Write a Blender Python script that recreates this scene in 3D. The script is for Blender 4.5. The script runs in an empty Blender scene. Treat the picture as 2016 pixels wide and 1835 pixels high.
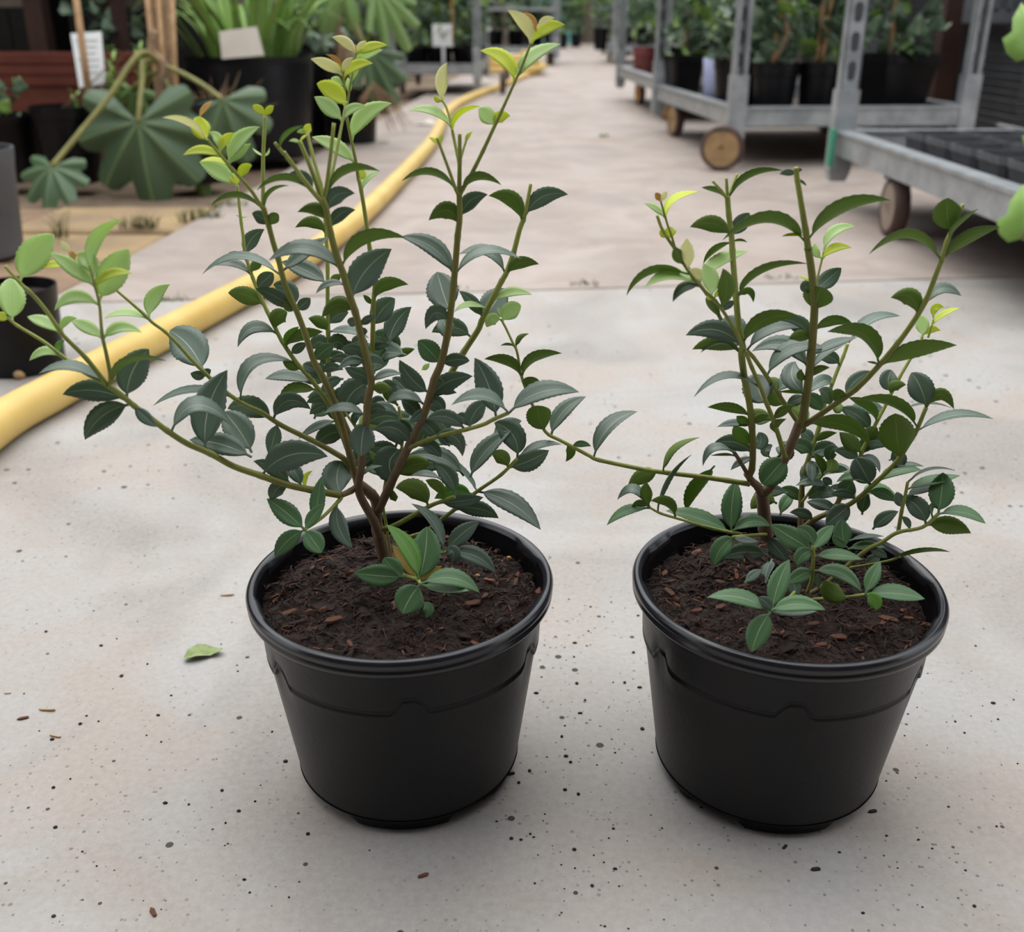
import bpy, math, random
from mathutils import Vector, Matrix, noise

# ------------------------------------------------------------------ camera, sky, exposure
SC = bpy.context.scene
COL = SC.collection
FPX, UX, UY, CAMH, PITCH = 2000.0, 1008.0, 917.5, 0.5, math.radians(23.7)
SC.cycles.use_adaptive_sampling = True
SC.cycles.adaptive_threshold = 0.04
SC.cycles.max_bounces = 4
SC.cycles.diffuse_bounces = 2
SC.cycles.glossy_bounces = 2
SC.cycles.transmission_bounces = 4
cam_data = bpy.data.cameras.new('camera')
cam_data.sensor_fit = 'HORIZONTAL'
cam_data.sensor_width = 36.0
cam_data.lens = FPX / 2016.0 * 36.0
cam_data.clip_start = 0.02
cam_data.clip_end = 200
cam_data.dof.use_dof = True
cam_data.dof.focus_distance = 0.70
cam_data.dof.aperture_fstop = 7.5
cam = bpy.data.objects.new('camera', cam_data)
COL.objects.link(cam)
cam.location = (0, 0, CAMH)
cam.rotation_euler = (math.pi / 2 - PITCH, 0, 0)
SC.camera = cam

SC.view_settings.view_transform = 'Standard'
SC.view_settings.look = 'None'
SC.view_settings.gamma = 1.0
SC.view_settings.use_curve_mapping = False
SC.view_settings.exposure = 0.74

world = bpy.data.worlds.new('overcast_sky')
SC.world = world
world.use_nodes = True
wn = world.node_tree
wn.nodes.clear()
w_out = wn.nodes.new('ShaderNodeOutputWorld')
w_bg = wn.nodes.new('ShaderNodeBackground')
w_tc = wn.nodes.new('ShaderNodeTexCoord')
w_sep = wn.nodes.new('ShaderNodeSeparateXYZ')
w_ramp = wn.nodes.new('ShaderNodeValToRGB')
w_ramp.color_ramp.elements[0].position = 0.0
w_ramp.color_ramp.elements[0].color = (0.40, 0.42, 0.44, 1)
w_ramp.color_ramp.elements[1].position = 1.0
w_ramp.color_ramp.elements[1].color = (1.04, 1.06, 1.10, 1)
wn.links.new(w_tc.outputs['Generated'], w_sep.inputs[0])
wn.links.new(w_sep.outputs['Z'], w_ramp.inputs[0])
wn.links.new(w_ramp.outputs[0], w_bg.inputs[0])
w_bg.inputs[1].default_value = 1.35
wn.links.new(w_bg.outputs[0], w_out.inputs[0])

sun_data = bpy.data.lights.new('veiled_sun', 'SUN')
sun_data.energy = 0.6
sun_data.angle = math.radians(50)
sun_data.color = (1.0, 0.96, 0.9)
sun = bpy.data.objects.new('veiled_sun', sun_data)
COL.objects.link(sun)
sun.rotation_euler = (math.radians(-28), math.radians(-10), 0)

# ------------------------------------------------------------------ view geometry helpers
_c, _s = math.cos(PITCH), math.sin(PITCH)
def ray(u, v):
    a, b = (u - UX) / FPX, (v - UY) / FPX
    return Vector((a, _c - b * _s, -_s - b * _c))
CAM = Vector((0, 0, CAMH))
def at_y(u, v, y):
    d = ray(u, v)
    return CAM + d * (y / d.y)
def at_z(u, v, z):
    d = ray(u, v)
    return CAM + d * ((z - CAMH) / d.z)
def depth_of(p):
    q = p - CAM
    return q.y * _c - q.z * _s
def px(p, n):            # size in metres of n photo pixels at point p
    return n * depth_of(p) / FPX

# ------------------------------------------------------------------ materials
def lin(r, g, b):
    def f(c):
        c /= 255.0
        return c / 12.92 if c <= 0.04045 else ((c + 0.055) / 1.055) ** 2.4
    return (f(r), f(g), f(b))

def material(name, col, col2=None, scale=8.0, rough=0.6, bump=0.0, bscale=None, metal=0.0, spec=0.5, detail=5.0, lo=0.35, hi=0.65, coord='Object'):
    m = bpy.data.materials.new(name)
    m.use_nodes = True
    nt = m.node_tree
    b = nt.nodes['Principled BSDF']
    b.inputs['Roughness'].default_value = rough
    b.inputs['Metallic'].default_value = metal
    b.inputs['Specular IOR Level'].default_value = spec
    tc = nt.nodes.new('ShaderNodeTexCoord')
    if col2 is None:
        b.inputs['Base Color'].default_value = (*col, 1)
    else:
        n = nt.nodes.new('ShaderNodeTexNoise')
        n.inputs['Scale'].default_value = scale
        n.inputs['Detail'].default_value = detail
        n.inputs['Roughness'].default_value = 0.62
        nt.links.new(tc.outputs[coord], n.inputs['Vector'])
        r = nt.nodes.new('ShaderNodeValToRGB')
        r.color_ramp.elements[0].position = lo
        r.color_ramp.elements[1].position = hi
        r.color_ramp.elements[0].color = (*col, 1)
        r.color_ramp.elements[1].color = (*col2, 1)
        nt.links.new(n.outputs['Fac'], r.inputs[0])
        nt.links.new(r.outputs[0], b.inputs['Base Color'])
    if bump > 0:
        n2 = nt.nodes.new('ShaderNodeTexNoise')
        n2.inputs['Scale'].default_value = bscale or scale * 4
        n2.inputs['Detail'].default_value = 6
        nt.links.new(tc.outputs[coord], n2.inputs['Vector'])
        bp = nt.nodes.new('ShaderNodeBump')
        bp.inputs['Strength'].default_value = bump
        bp.inputs['Distance'].default_value = 0.01
        nt.links.new(n2.outputs['Fac'], bp.inputs['Height'])
        nt.links.new(bp.outputs[0], b.inputs['Normal'])
    return m

def leaf_material(name, col, rib, rough=0.4, spec=0.5, trans=0.25, tcol=None, veins=0.25, vary=0.25):
    """blade colour with a pale midrib and fine side veins drawn from the leaf's own UV map"""
    m = bpy.data.materials.new(name)
    m.use_nodes = True
    nt = m.node_tree
    L = nt.links.new
    N = nt.nodes.new
    b = nt.nodes['Principled BSDF']
    out = nt.nodes['Material Output']
    b.inputs['Roughness'].default_value = rough
    b.inputs['Specular IOR Level'].default_value = spec
    uv = N('ShaderNodeUVMap')
    sep = N('ShaderNodeSeparateXYZ')
    L(uv.outputs[0], sep.inputs[0])
    def math_node(op, a, bb=None, cc=None):
        k = N('ShaderNodeMath'); k.operation = op
        for i, q in enumerate((a, bb, cc)):
            if q is None: continue
            if isinstance(q, (int, float)): k.inputs[i].default_value = q
            else: L(q, k.inputs[i])
        return k.outputs[0]
    ax = math_node('ABSOLUTE', math_node('SUBTRACT', sep.outputs[0], 0.5))
    ribf = math_node('SMOOTH_MIN', 1.0, math_node('MAXIMUM', 0.0, math_node('SUBTRACT', 1.0, math_node('DIVIDE', ax, 0.028))), 0.1)
    diag = math_node('SUBTRACT', math_node('MULTIPLY', sep.outputs[1], 8.0), math_node('MULTIPLY', ax, 7.0))
    fr = math_node('ABSOLUTE', math_node('SUBTRACT', math_node('FRACT', diag), 0.5))
    vein = math_node('MULTIPLY', math_node('MAXIMUM', 0.0, math_node('SUBTRACT', 1.0, math_node('DIVIDE', fr, 0.10))), veins)
    obj = N('ShaderNodeObjectInfo')
    tc = N('ShaderNodeTexCoord')
    nz = N('ShaderNodeTexNoise'); nz.inputs['Scale'].default_value = 60; nz.inputs['Detail'].default_value = 3
    L(tc.outputs['Object'], nz.inputs['Vector'])
    hsv = N('ShaderNodeHueSaturation')
    hsv.inputs['Color'].default_value = (*col, 1)
    val = math_node('ADD', 1.0 - vary, math_node('MULTIPLY', math_node('ADD', math_node('MULTIPLY', nz.outputs['Fac'], 0.6), math_node('MULTIPLY', obj.outputs['Random'], 1.4)), vary))
    L(val, hsv.inputs['Value'])
    mx = N('ShaderNodeMix'); mx.data_type = 'RGBA'
    L(math_node('MINIMUM', 1.0, math_node('ADD', ribf, vein)), mx.inputs['Factor'])
    L(hsv.outputs[0], mx.inputs['A'])
    mx.inputs['B'].default_value = (*rib, 1)
    L(mx.outputs['Result'], b.inputs['Base Color'])
    bp = N('ShaderNodeBump'); bp.inputs['Strength'].default_value = 0.25; bp.inputs['Distance'].default_value = 0.0008
    L(math_node('ADD', ribf, vein), bp.inputs['Height'])
    bp.invert = True
    L(bp.outputs[0], b.inputs['Normal'])
    if trans > 0:
        t = N('ShaderNodeBsdfTranslucent')
        t.inputs['Color'].default_value = (*(tcol or col), 1)
        ms = N('ShaderNodeMixShader'); ms.inputs[0].default_value = trans
        L(b.outputs[0], ms.inputs[1]); L(t.outputs[0], ms.inputs[2]); L(ms.outputs[0], out.inputs['Surface'])
    return m

M = {}
# shrub leaves: kind -> (top, underside)
_t = (0.30, 0.42, 0.06)
LEAFMAT = {
 'mature': (leaf_material('leaf_dark_top', lin(98, 116, 104), lin(190, 204, 170), 0.38, 0.6, 0.2, (0.3, 0.5, 0.08), 0.10),  # greyed tone puts part of the sky's reflection into the colour
            leaf_material('leaf_dark_underside', lin(126, 152, 72), lin(172, 190, 112), 0.5, 0.4, 0.42, (0.20, 0.36, 0.05), 0.12)),
 'green':  (leaf_material('leaf_green_top', lin(98, 136, 92), lin(184, 206, 160), 0.42, 0.5, 0.18, (0.16, 0.32, 0.05), 0.12),  # newer leaf; part of its greener tone is shading put into the colour
            leaf_material('leaf_green_underside', lin(128, 158, 74), lin(172, 192, 114), 0.55, 0.35, 0.35, (0.22, 0.40, 0.05), 0.12)),
 'fresh':  (leaf_material('leaf_fresh_top', lin(112, 162, 72), lin(175, 205, 130), 0.36, 0.5, 0.3, (0.25, 0.5, 0.06), 0.12),
            leaf_material('leaf_fresh_underside', lin(122, 158, 70), lin(165, 185, 110), 0.5, 0.35, 0.4, (0.3, 0.5, 0.08), 0.12)),
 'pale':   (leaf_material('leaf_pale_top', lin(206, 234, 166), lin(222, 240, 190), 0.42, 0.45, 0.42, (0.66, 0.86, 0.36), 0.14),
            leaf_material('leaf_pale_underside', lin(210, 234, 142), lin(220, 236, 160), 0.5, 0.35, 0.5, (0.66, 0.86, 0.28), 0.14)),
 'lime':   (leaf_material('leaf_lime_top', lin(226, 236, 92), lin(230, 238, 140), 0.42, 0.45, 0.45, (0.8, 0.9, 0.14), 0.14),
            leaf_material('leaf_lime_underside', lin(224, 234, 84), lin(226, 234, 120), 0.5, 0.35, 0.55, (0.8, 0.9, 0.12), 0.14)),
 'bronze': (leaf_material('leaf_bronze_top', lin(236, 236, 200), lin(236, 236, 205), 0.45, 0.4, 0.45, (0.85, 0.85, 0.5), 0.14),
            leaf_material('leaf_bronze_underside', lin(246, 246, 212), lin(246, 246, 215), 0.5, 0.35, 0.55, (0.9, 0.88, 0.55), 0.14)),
 'amber':  (leaf_material('leaf_amber_top', lin(214, 168, 84), lin(206, 176, 110), 0.45, 0.4, 0.4, (0.6, 0.35, 0.06), 0.12),
            leaf_material('leaf_amber_underside', lin(182, 140, 76), lin(206, 170, 110), 0.5, 0.35, 0.4, (0.6, 0.35, 0.06), 0.12)),
 'yellowing': (leaf_material('leaf_yellowing_top', lin(178, 150, 76), lin(196, 176, 110), 0.5, 0.4, 0.3, (0.5, 0.36, 0.08), 0.2),
            leaf_material('leaf_yellowing_underside', lin(176, 150, 82), lin(196, 176, 110), 0.5, 0.4, 0.3, (0.5, 0.36, 0.08), 0.2)),
}
KIND = {'T': ('mature', 1), 'U': ('mature', -1), 'G': ('green', 1), 'N': ('fresh', 1), 'n': ('fresh', -1), 'P': ('pale', 1),
        'Y': ('lime', 1), 'y': ('lime', -1), 'B': ('bronze', -1), 'O': ('amber', 1), 'K': ('yellowing', 1)}

# ------------------------------------------------------------------ mesh helpers
class MB:
    def __init__(s): s.v = []; s.f = []; s.m = []
    def face(s, idx, mat=0): s.f.append(tuple(idx)); s.m.append(mat)
    def box(s, c, size, rot=None, mat=0):
        c = Vector(c); o = len(s.v)
        for z in (-1, 1):
            for y in (-1, 1):
                for x in (-1, 1):
                    p = Vector((x * size[0] / 2, y * size[1] / 2, z * size[2] / 2))
                    if rot is not None: p = rot @ p
                    s.v.append(c + p)
        for q in ((0, 2, 3, 1), (4, 5, 7, 6), (0, 1, 5, 4), (2, 6, 7, 3), (0, 4, 6, 2), (1, 3, 7, 5)):
            s.face([o + i for i in q], mat)
        return s
    def tube(s, pts, rad, n=8, mat=0, cap=True):
        pts = [Vector(p) for p in pts]
        if not isinstance(rad, (list, tuple)): rad = [rad] * len(pts)
        o = len(s.v); up = None
        for i, p in enumerate(pts):
            t = (pts[min(i + 1, len(pts) - 1)] - pts[max(i - 1, 0)])
            if t.length < 1e-9: t = Vector((0, 0, 1))
            t.normalize()
            if up is None:
                up = t.cross(Vector((0.31, 0.95, 0.1)))
                if up.length < 1e-3: up = t.cross(Vector((1, 0, 0)))
            up = (up - t * up.dot(t)).normalized()
            w = t.cross(up)
            for k in range(n):
                a = 2 * math.pi * k / n
                s.v.append(p + (up * math.cos(a) + w * math.sin(a)) * rad[i])
        for i in range(len(pts) - 1):
            for k in range(n):
                a, b = o + i * n + k, o + i * n + (k + 1) % n
                s.face((a, b, b + n, a + n), mat)
        if cap:
            s.face([o + k for k in range(n)][::-1], mat)
            s.face([o + (len(pts) - 1) * n + k for k in range(n)], mat)
        return s
    def lathe(s, prof, c, n=48, mat=0, close=False):
        """prof: list of (r, z) or (fr(a), fz(a)) callables, around a vertical axis at c"""
        c = Vector(c); o = len(s.v)
        for (r, z) in prof:
            for k in range(n):
                a = 2 * math.pi * k / n
                rr = r(a) if callable(r) else r
                zz = z(a) if callable(z) else z
                s.v.append(c + Vector((rr * math.cos(a), rr * math.sin(a), zz)))
        for i in range(len(prof) - 1):
            for k in range(n):
                a, b = o + i * n + k, o + i * n + (k + 1) % n
                s.face((a, b, b + n, a + n), mat)
        return s
    def disc(s, c, r, n=32, mat=0, flip=False):
        c = Vector(c); o = len(s.v)
        for k in range(n):
            a = 2 * math.pi * k / n
            s.v.append(c + Vector((r * math.cos(a), r * math.sin(a), 0)))
        q = [o + k for k in range(n)]
        s.face(q[::-1] if flip else q, mat)
        return s
    def ellipsoid(s, c, r, n=10, m=6, mat=0):
        c = Vector(c); o = len(s.v)
        for i in range(m + 1):
            ph = math.pi * i / m
            for k in range(n):
                a = 2 * math.pi * k / n
                s.v.append(c + Vector((r[0] * math.sin(ph) * math.cos(a), r[1] * math.sin(ph) * math.sin(a), r[2] * math.cos(ph))))
        for i in range(m):
            for k in range(n):
                a, b = o + i * n + k, o + i * n + (k + 1) % n
                s.face((a, a + n, b + n, b), mat)
        return s
    def mesh(s, name, mats, origin=Vector((0, 0, 0)), smooth=True):
        me = bpy.data.meshes.new(name)
        me.from_pydata([tuple(Vector(p) - origin) for p in s.v], [], s.f)
        for mt in (mats if isinstance(mats, (list, tuple)) else [mats]): me.materials.append(mt)
        me.polygons.foreach_set('material_index', s.m)
        me.polygons.foreach_set('use_smooth', [smooth] * len(s.f))
        me.update()
        return me
    def build(s, name, mats, parent=None, smooth=True, origin=None, sharp=None):
        if parent is not None: org = world_loc(parent)
        else: org = Vector(origin) if origin is not None else Vector((0, 0, 0))
        me = s.mesh(name, mats, org, smooth)
        if sharp is not None and smooth: me.set_sharp_from_angle(angle=math.radians(sharp))
        o = bpy.data.objects.new(name, me)
        COL.objects.link(o)
        if parent is not None: o.parent = parent
        else: o.location = org
        return o
def world_loc(o):
    p = Vector(o.location)
    while o.parent is not None:
        o = o.parent; p += Vector(o.location)
    return p
def link_mesh(name, me, parent=None, loc=(0, 0, 0), rot=None, scale=None):
    o = bpy.data.objects.new(name, me); COL.objects.link(o)
    if parent is not None:
        o.parent = parent; o.location = Vector(loc) - world_loc(parent)
    else: o.location = loc
    if rot is not None:
        o.rotation_euler = rot
    if scale is not None: o.scale = scale if hasattr(scale, '__len__') else (scale,) * 3
    return o
def tag(o, label=None, cat=None, group=None, kind=None):
    if label: o['label'] = label
    if cat: o['category'] = cat
    if group: o['group'] = group
    if kind: o['kind'] = kind
    return o
def empty(name, loc, label, cat, group=None):
    o = bpy.data.objects.new(name, None); COL.objects.link(o)
    o.location = loc; o.empty_display_size = 0.05
    return tag(o, label, cat, group)
def smooth_path(pts, sub=5):
    """Catmull-Rom through rows of floats"""
    if len(pts) < 3: return pts
    out = []
    for i in range(len(pts) - 1):
        p0, p1, p2, p3 = pts[max(i - 1, 0)], pts[i], pts[i + 1], pts[min(i + 2, len(pts) - 1)]
        for k in range(sub):
            t = k / sub
            out.append(tuple(0.5 * (2 * b + (c - a) * t + (2 * a - 5 * b + 4 * c - d) * t * t + (3 * b - a - 3 * c + d) * t ** 3) for a, b, c, d in zip(p0, p1, p2, p3)))
    out.append(tuple(pts[-1]))
    return out

# ------------------------------------------------------------------ the ground
def concrete(name, c1, c2, c3, pits=1.0):
    m = bpy.data.materials.new(name); m.use_nodes = True
    nt = m.node_tree; N = nt.nodes.new; L = nt.links.new
    b = nt.nodes['Principled BSDF']
    tc = N('ShaderNodeTexCoord')
    def noise_tex(scale, detail=6, rough=0.6, dist=0.0):
        n = N('ShaderNodeTexNoise'); n.inputs['Scale'].default_value = scale
        n.inputs['Detail'].default_value = detail; n.inputs['Roughness'].default_value = rough
        n.inputs['Distortion'].default_value = dist
        L(tc.outputs['Object'], n.inputs['Vector']); return n.outputs['Fac']
    def ramp(fac, lo, hi, a=(0, 0, 0), bcol=(1, 1, 1)):
        r = N('ShaderNodeValToRGB'); r.color_ramp.elements[0].position = lo; r.color_ramp.elements[1].position = hi
        r.color_ramp.elements[0].color = (*a, 1); r.color_ramp.elements[1].color = (*bcol, 1)
        L(fac, r.inputs[0]); return r.outputs[0]
    def mix(fac, a, bb, mode='MIX'):
        k = N('ShaderNodeMix'); k.data_type = 'RGBA'; k.blend_type = mode
        if isinstance(fac, float): k.inputs['Factor'].default_value = fac
        else: L(fac, k.inputs['Factor'])
        for q, s in ((a, 'A'), (bb, 'B')):
            if isinstance(q, tuple): k.inputs[s].default_value = (*q, 1)
            else: L(q, k.inputs[s])
        return k.outputs['Result']
    def mth(op, a, bb=None):
        k = N('ShaderNodeMath'); k.operation = op
        for i, q in enumerate((a, bb)):
            if q is None: continue
            if isinstance(q, (int, float)): k.inputs[i].default_value = q
            else: L(q, k.inputs[i])
        return k.outputs[0]
    base = mix(ramp(noise_tex(5.5, 4, 0.62, 0.8), 0.38, 0.62), c1, c2)
    base = mix(ramp(noise_tex(2.6, 3, 0.6, 1.2), 0.45, 0.66), base, c3)
    base = mix(0.22, base, ramp(noise_tex(180, 2, 0.7), 0.3, 0.7, tuple(0.62 * q for q in c1), tuple(min(1, 1.25 * q) for q in c1)))
    # weathered pits: round holes of mixed sizes, thicker in some patches
    vor = N('ShaderNodeTexVoronoi'); vor.inputs['Scale'].default_value = 75; vor.inputs['Randomness'].default_value = 1.0
    L(tc.outputs['Object'], vor.inputs['Vector'])
    sepc = N('ShaderNodeSeparateColor'); L(vor.outputs['Color'], sepc.inputs[0])
    size = mth('MULTIPLY', mth('POWER', sepc.outputs[0], 6.0), 0.26 * pits)
    patch = ramp(noise_tex(2.2, 3), 0.40, 0.62)
    size = mth('MULTIPLY', size, mth('ADD', 0.45, mth('MULTIPLY', patch, 0.75)))
    wob = vor.outputs['Distance']
    hole = mth('LESS_THAN', wob, size)
    vor2 = N('ShaderNodeTexVoronoi'); vor2.inputs['Scale'].default_value = 260
    L(tc.outputs['Object'], vor2.inputs['Vector'])
    sep2 = N('ShaderNodeSeparateColor'); L(vor2.outputs['Color'], sep2.inputs[0])
    hole2 = mth('MULTIPLY', mth('LESS_THAN', vor2.outputs['Distance'], mth('MULTIPLY', mth('POWER', sep2.outputs[1], 5.0), 0.36 * pits)), mth('ADD', 0.15, mth('MULTIPLY', patch, 0.6)))
    holes = mth('MAXIMUM', hole, hole2)
    col = mix(mth('MULTIPLY', holes, 0.92), base, lin(46, 40, 36))
    L(col, b.inputs['Base Color'])
    rg = ramp(noise_tex(2.4, 2, 0.6, 0.5), 0.35, 0.7, (0.5, 0.5, 0.5), (0.82, 0.82, 0.82))
    L(rg, b.inputs['Roughness'])
    b.inputs['Specular IOR Level'].default_value = 0.35
    bp = N('ShaderNodeBump'); bp.inputs['Strength'].default_value = 0.22; bp.inputs['Distance'].default_value = 0.0012
    hgt = mth('SUBTRACT', mth('ADD', mth('MULTIPLY', noise_tex(140, 3, 0.7), 0.5), mth('MULTIPLY', noise_tex(25, 2), 0.8)), mth('MULTIPLY', holes, 0.9))
    L(hgt, bp.inputs['Height']); L(bp.outputs[0], b.inputs['Normal'])
    return m

M['slab_front'] = concrete('concrete_grey', lin(178, 175, 171), lin(176, 164, 153), lin(154, 147, 140), 1.0)
M['slab_back'] = concrete('concrete_pinkish', lin(178, 166, 157), lin(164, 148, 137), lin(148, 136, 128), 0.5)
M['earth'] = material('bare_earth', lin(112, 95, 78), lin(142, 122, 100), 14, 0.95, 0.6, 60)
M['paver'] = material('paver_yellow_stone', lin(172, 146, 106), lin(146, 124, 98), 5, 0.9, 0.3, 60)
M['paver2'] = material('paver_brown_stone', lin(158, 130, 102), lin(132, 108, 88), 6, 0.9, 0.3, 60)
M['grass'] = material('weed_green', lin(98, 112, 52), lin(64, 84, 34), 40, 0.7)

JA, JB = Vector((-0.83, 1.925, 0)), Vector((1.06, 2.14, 0))       # line of the joint across the aisle
def joint_y(x, off=0.0): return JA.y + (JB.y - JA.y) * (x - JA.x) / (JB.x - JA.x) + off
def kerb_x(y): return -0.905 + (y - 2.0) * 0.045

floor = MB().box((0, 10, -0.07), (60, 60, 0.06)).build('floor', M['earth'], smooth=False)
tag(floor, 'concrete aisle floor running between the plant trolleys', 'floor', kind='structure')
def slab(name, poly, mat, top=0.0, thick=0.05, bevel=0.006):
    n = len(poly); mb = MB()
    c = sum((Vector((x, y, 0)) for x, y in poly), Vector()) / n
    def ring(z, inset):
        o = len(mb.v)
        for x, y in poly:
            d = (Vector((x, y, 0)) - c); L_ = d.length
            p = c + d * max(0.0, (L_ - inset)) / L_
            mb.v.append(Vector((p.x, p.y, z)))
        return o
    a, b, t = ring(top - thick, 0), ring(top - bevel * 0.6, 0), ring(top, bevel)
    for r0, r1 in ((a, b), (b, t)):
        for k in range(n):
            mb.face((r0 + k, r0 + (k + 1) % n, r1 + (k + 1) % n, r1 + k))
    mb.face([t + k for k in range(n)])
    return mb.build(name, mat, parent=floor, smooth=False)
slab('concrete_slab', [(-4, -3), (4, -3), (4, joint_y(4, -0.004)), (-4, joint_y(-4, -0.004))], M['slab_front'])
y2 = 4.07
slab('concrete_slab', [(kerb_x(1.95), joint_y(kerb_x(1.95), 0.004)), (4, joint_y(4, 0.004)), (4, y2 - 0.003), (kerb_x(y2), y2 - 0.003)], M['slab_back'])
slab('concrete_slab', [(kerb_x(y2), y2 + 0.003), (4, y2 + 0.003), (4, 7.4), (kerb_x(7.4), 7.4)], M['slab_back'])
slab('concrete_slab', [(kerb_x(7.4), 7.41), (4, 7.41), (4, 13), (kerb_x(13), 13)], M['slab_back'])
slab('concrete_slab', [(kerb_x(13), 13.01), (4, 13.01), (4, 27), (kerb_x(27), 27)], M['slab_back'])
rp = random.Random(4)
for (x0, x1, y0, y1) in ((-1.42, -0.935, 2.0, 2.36), (-1.95, -1.44, 1.95, 2.34), (-1.40, -0.93, 2.38, 2.72), (-1.92, -1.42, 2.37, 2.74), (-1.36, -0.90, 2.75, 3.12), (-1.88, -1.38, 2.77, 3.12)):
    j = lambda: rp.uniform(-0.012, 0.012)
    slab('paving_slab', [(x0 + j(), y0 + j()), (x1 + j() * .3, y0 + j()), (x1 + (y1 - y0) * 0.045 + j() * .3, y1 + j()), (x0 + j(), y1 + j())],
         M['paver'] if rp.random() < 0.6 else M['paver2'], top=rp.uniform(-0.022, -0.010), thick=0.03, bevel=0.012)

def tuft(u, v, n, h, spread, lab):
    c = at_z(u, v, 0); r = random.Random(int(u * 7 + v)); mb = MB()
    for k in range(n):
        a = r.uniform(0, 6.28); q = c + Vector((r.uniform(-spread, spread), r.uniform(-1, 1) * spread * 0.25, -0.012))
        l = h * r.uniform(0.5, 1.2); d = Vector((math.cos(a), math.sin(a), 0))
        pts = [q, q + d * l * 0.2 + Vector((0, 0, l * 0.6)), q + d * l * 0.55 + Vector((0, 0, l * 0.95))]
        mb.tube(pts, [0.0016, 0.0013, 0.0003], 4)
    o = mb.build('grass_tuft', M['grass'], origin=c)
    tag(o, lab, 'weed', 'weeds growing in the slab joints', 'stuff')
tuft(1150, 560, 26, 0.022, 0.030, 'small weed tuft in the floor joint between the two shrubs')
tuft(905, 567, 18, 0.018, 0.03, 'small weed tuft in the floor joint behind the left shrub')
tuft(1530, 548, 30, 0.02, 0.05, 'weeds in the floor joint behind the right shrub stem')
tuft(345, 592, 26, 0.025, 0.03, 'grass tuft in the joint just above the yellow hose')
tuft(270, 440, 60, 0.035, 0.05, 'grass tuft on the yellow paving slabs')
tuft(395, 428, 60, 0.04, 0.06, 'grass tuft along the edge of the concrete aisle')
tuft(120, 460, 16, 0.07, 0.02, 'thin tall grass blades on the paving at left')
tuft(450, 405, 40, 0.03, 0.06, 'low weeds at the aisle edge near the big tub')

# ------------------------------------------------------------------ sheds that flank the aisle
M['shade_board'] = material('shade_toned_boarding', lin(30, 27, 26), lin(44, 38, 35), 3, 0.9, 0.2, 20)  # near-black tone puts the shed interior's shade into the boards
M['dark_wood'] = material('stained_timber', lin(74, 46, 36), lin(54, 34, 28), 6, 0.8, 0.2, 40)
M['grey_wood'] = material('weathered_timber', lin(120, 108, 94), lin(92, 82, 72), 6, 0.85, 0.2, 40)
M['roof_sheet'] = material('roof_sheet', lin(70, 70, 72), lin(56, 56, 58), 2, 0.8)
M['turquoise'] = material('turquoise_paint', lin(90, 170, 165), lin(120, 190, 185), 2, 0.6)
def wall_of_boards(name, a, b, height, mat, label, n):
    a, b = Vector(a), Vector(b); d = (b - a); w = d.length / n; ang = math.atan2(d.y, d.x); R = Matrix.Rotation(ang, 3, 'Z')
    root = MB().box((a + b) / 2 + Vector((0, 0, height / 2)) + R @ Vector((0, 0.06, 0)), (d.length, 0.04, height), R).build(name, mat, smooth=False, origin=(a + b) / 2)
    tag(root, label, 'wall', kind='structure')
    me = MB().box((0, 0, height / 2), (w * 0.96, 0.03, height)).mesh('board', mat, smooth=False)
    for k in range(n):
        p = a + d * ((k + 0.5) / n)
        link_mesh('board', me, root, p, (0, 0, ang))
    return root
wall_of_boards('wall_left', (-3.6, 5.2, 0), (-1.1, 5.2, 0), 2.6, M['shade_board'], 'dark boarded shed wall behind the potted plants at left', 14)
wall_of_boards('wall_side', (-3.6, 1.5, 0), (-3.6, 5.2, 0), 2.6, M['shade_board'], 'dark boarded side of the left shed', 12)
wall_of_boards('wall_right', (2.05, 6.4, 0), (4.6, 6.4, 0), 2.6, M['shade_board'], 'dark boarded shed wall behind the right trolleys', 14)
wall_of_boards('wall_aisle_left', (-2.9, 5.3, 0), (-2.9, 25.4, 0), 3.0, M['shade_board'], 'dark boarded wall along the left of the far aisle', 40)
wall_of_boards('wall_aisle_right', (3.7, 25.4, 0), (3.7, 6.6, 0), 3.0, M['shade_board'], 'dark boarded wall along the right of the far aisle', 40)
wall_of_boards('wall_far', (-4, 25.5, 0), (5, 25.5, 0), 3.2, M['grey_wood'], 'pale far end wall of the covered aisle', 30)
rl = MB().box((-2.4, 4.75, 2.1), (2.7, 1.1, 0.04)).build('added_roof_left', M['roof_sheet'], smooth=False); tag(rl, 'unseen sheet roof added to darken the left shed', 'roof', kind='structure')  # out of view, added to keep skylight off the shed's back
rr = MB().box((3.4, 4.6, 2.3), (2.7, 4.4, 0.04)).build('added_roof_right', M['roof_sheet'], smooth=False); tag(rr, 'unseen sheet roof added to darken the right shed', 'roof', kind='structure')  # out of view, added so the right shed falls dark
wr = MB().box((4.7, 4.6, 1.15), (0.06, 4.4, 2.3)).build('wall_outer', M['shade_board'], smooth=False); tag(wr, 'dark outer wall of the right shed', 'wall', kind='structure')
rear = MB().box((0, -1.15, 1.3), (9, 0.08, 2.6)).build('added_shade_wall', M['shade_board'], smooth=False); tag(rear, 'added unseen wall behind the camera that darkens the foreground', 'wall', kind='structure')  # unseen wall, added to block skylight from the near floor
rq = MB().box((0, -0.67, 2.45), (9, 1.06, 0.05)).build('added_shade_roof', M['roof_sheet'], smooth=False); tag(rq, 'added unseen roof edge behind the camera that shades the foreground', 'roof', kind='structure')  # unseen overhang, added so the floor darkens towards the camera
dr = MB().box((1.0, 25.3, 1.0), (1.1, 0.06, 2.0)).build('door_1', M['turquoise'], smooth=False); tag(dr, 'turquoise door at the far end of the aisle', 'door', kind='structure')
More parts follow.
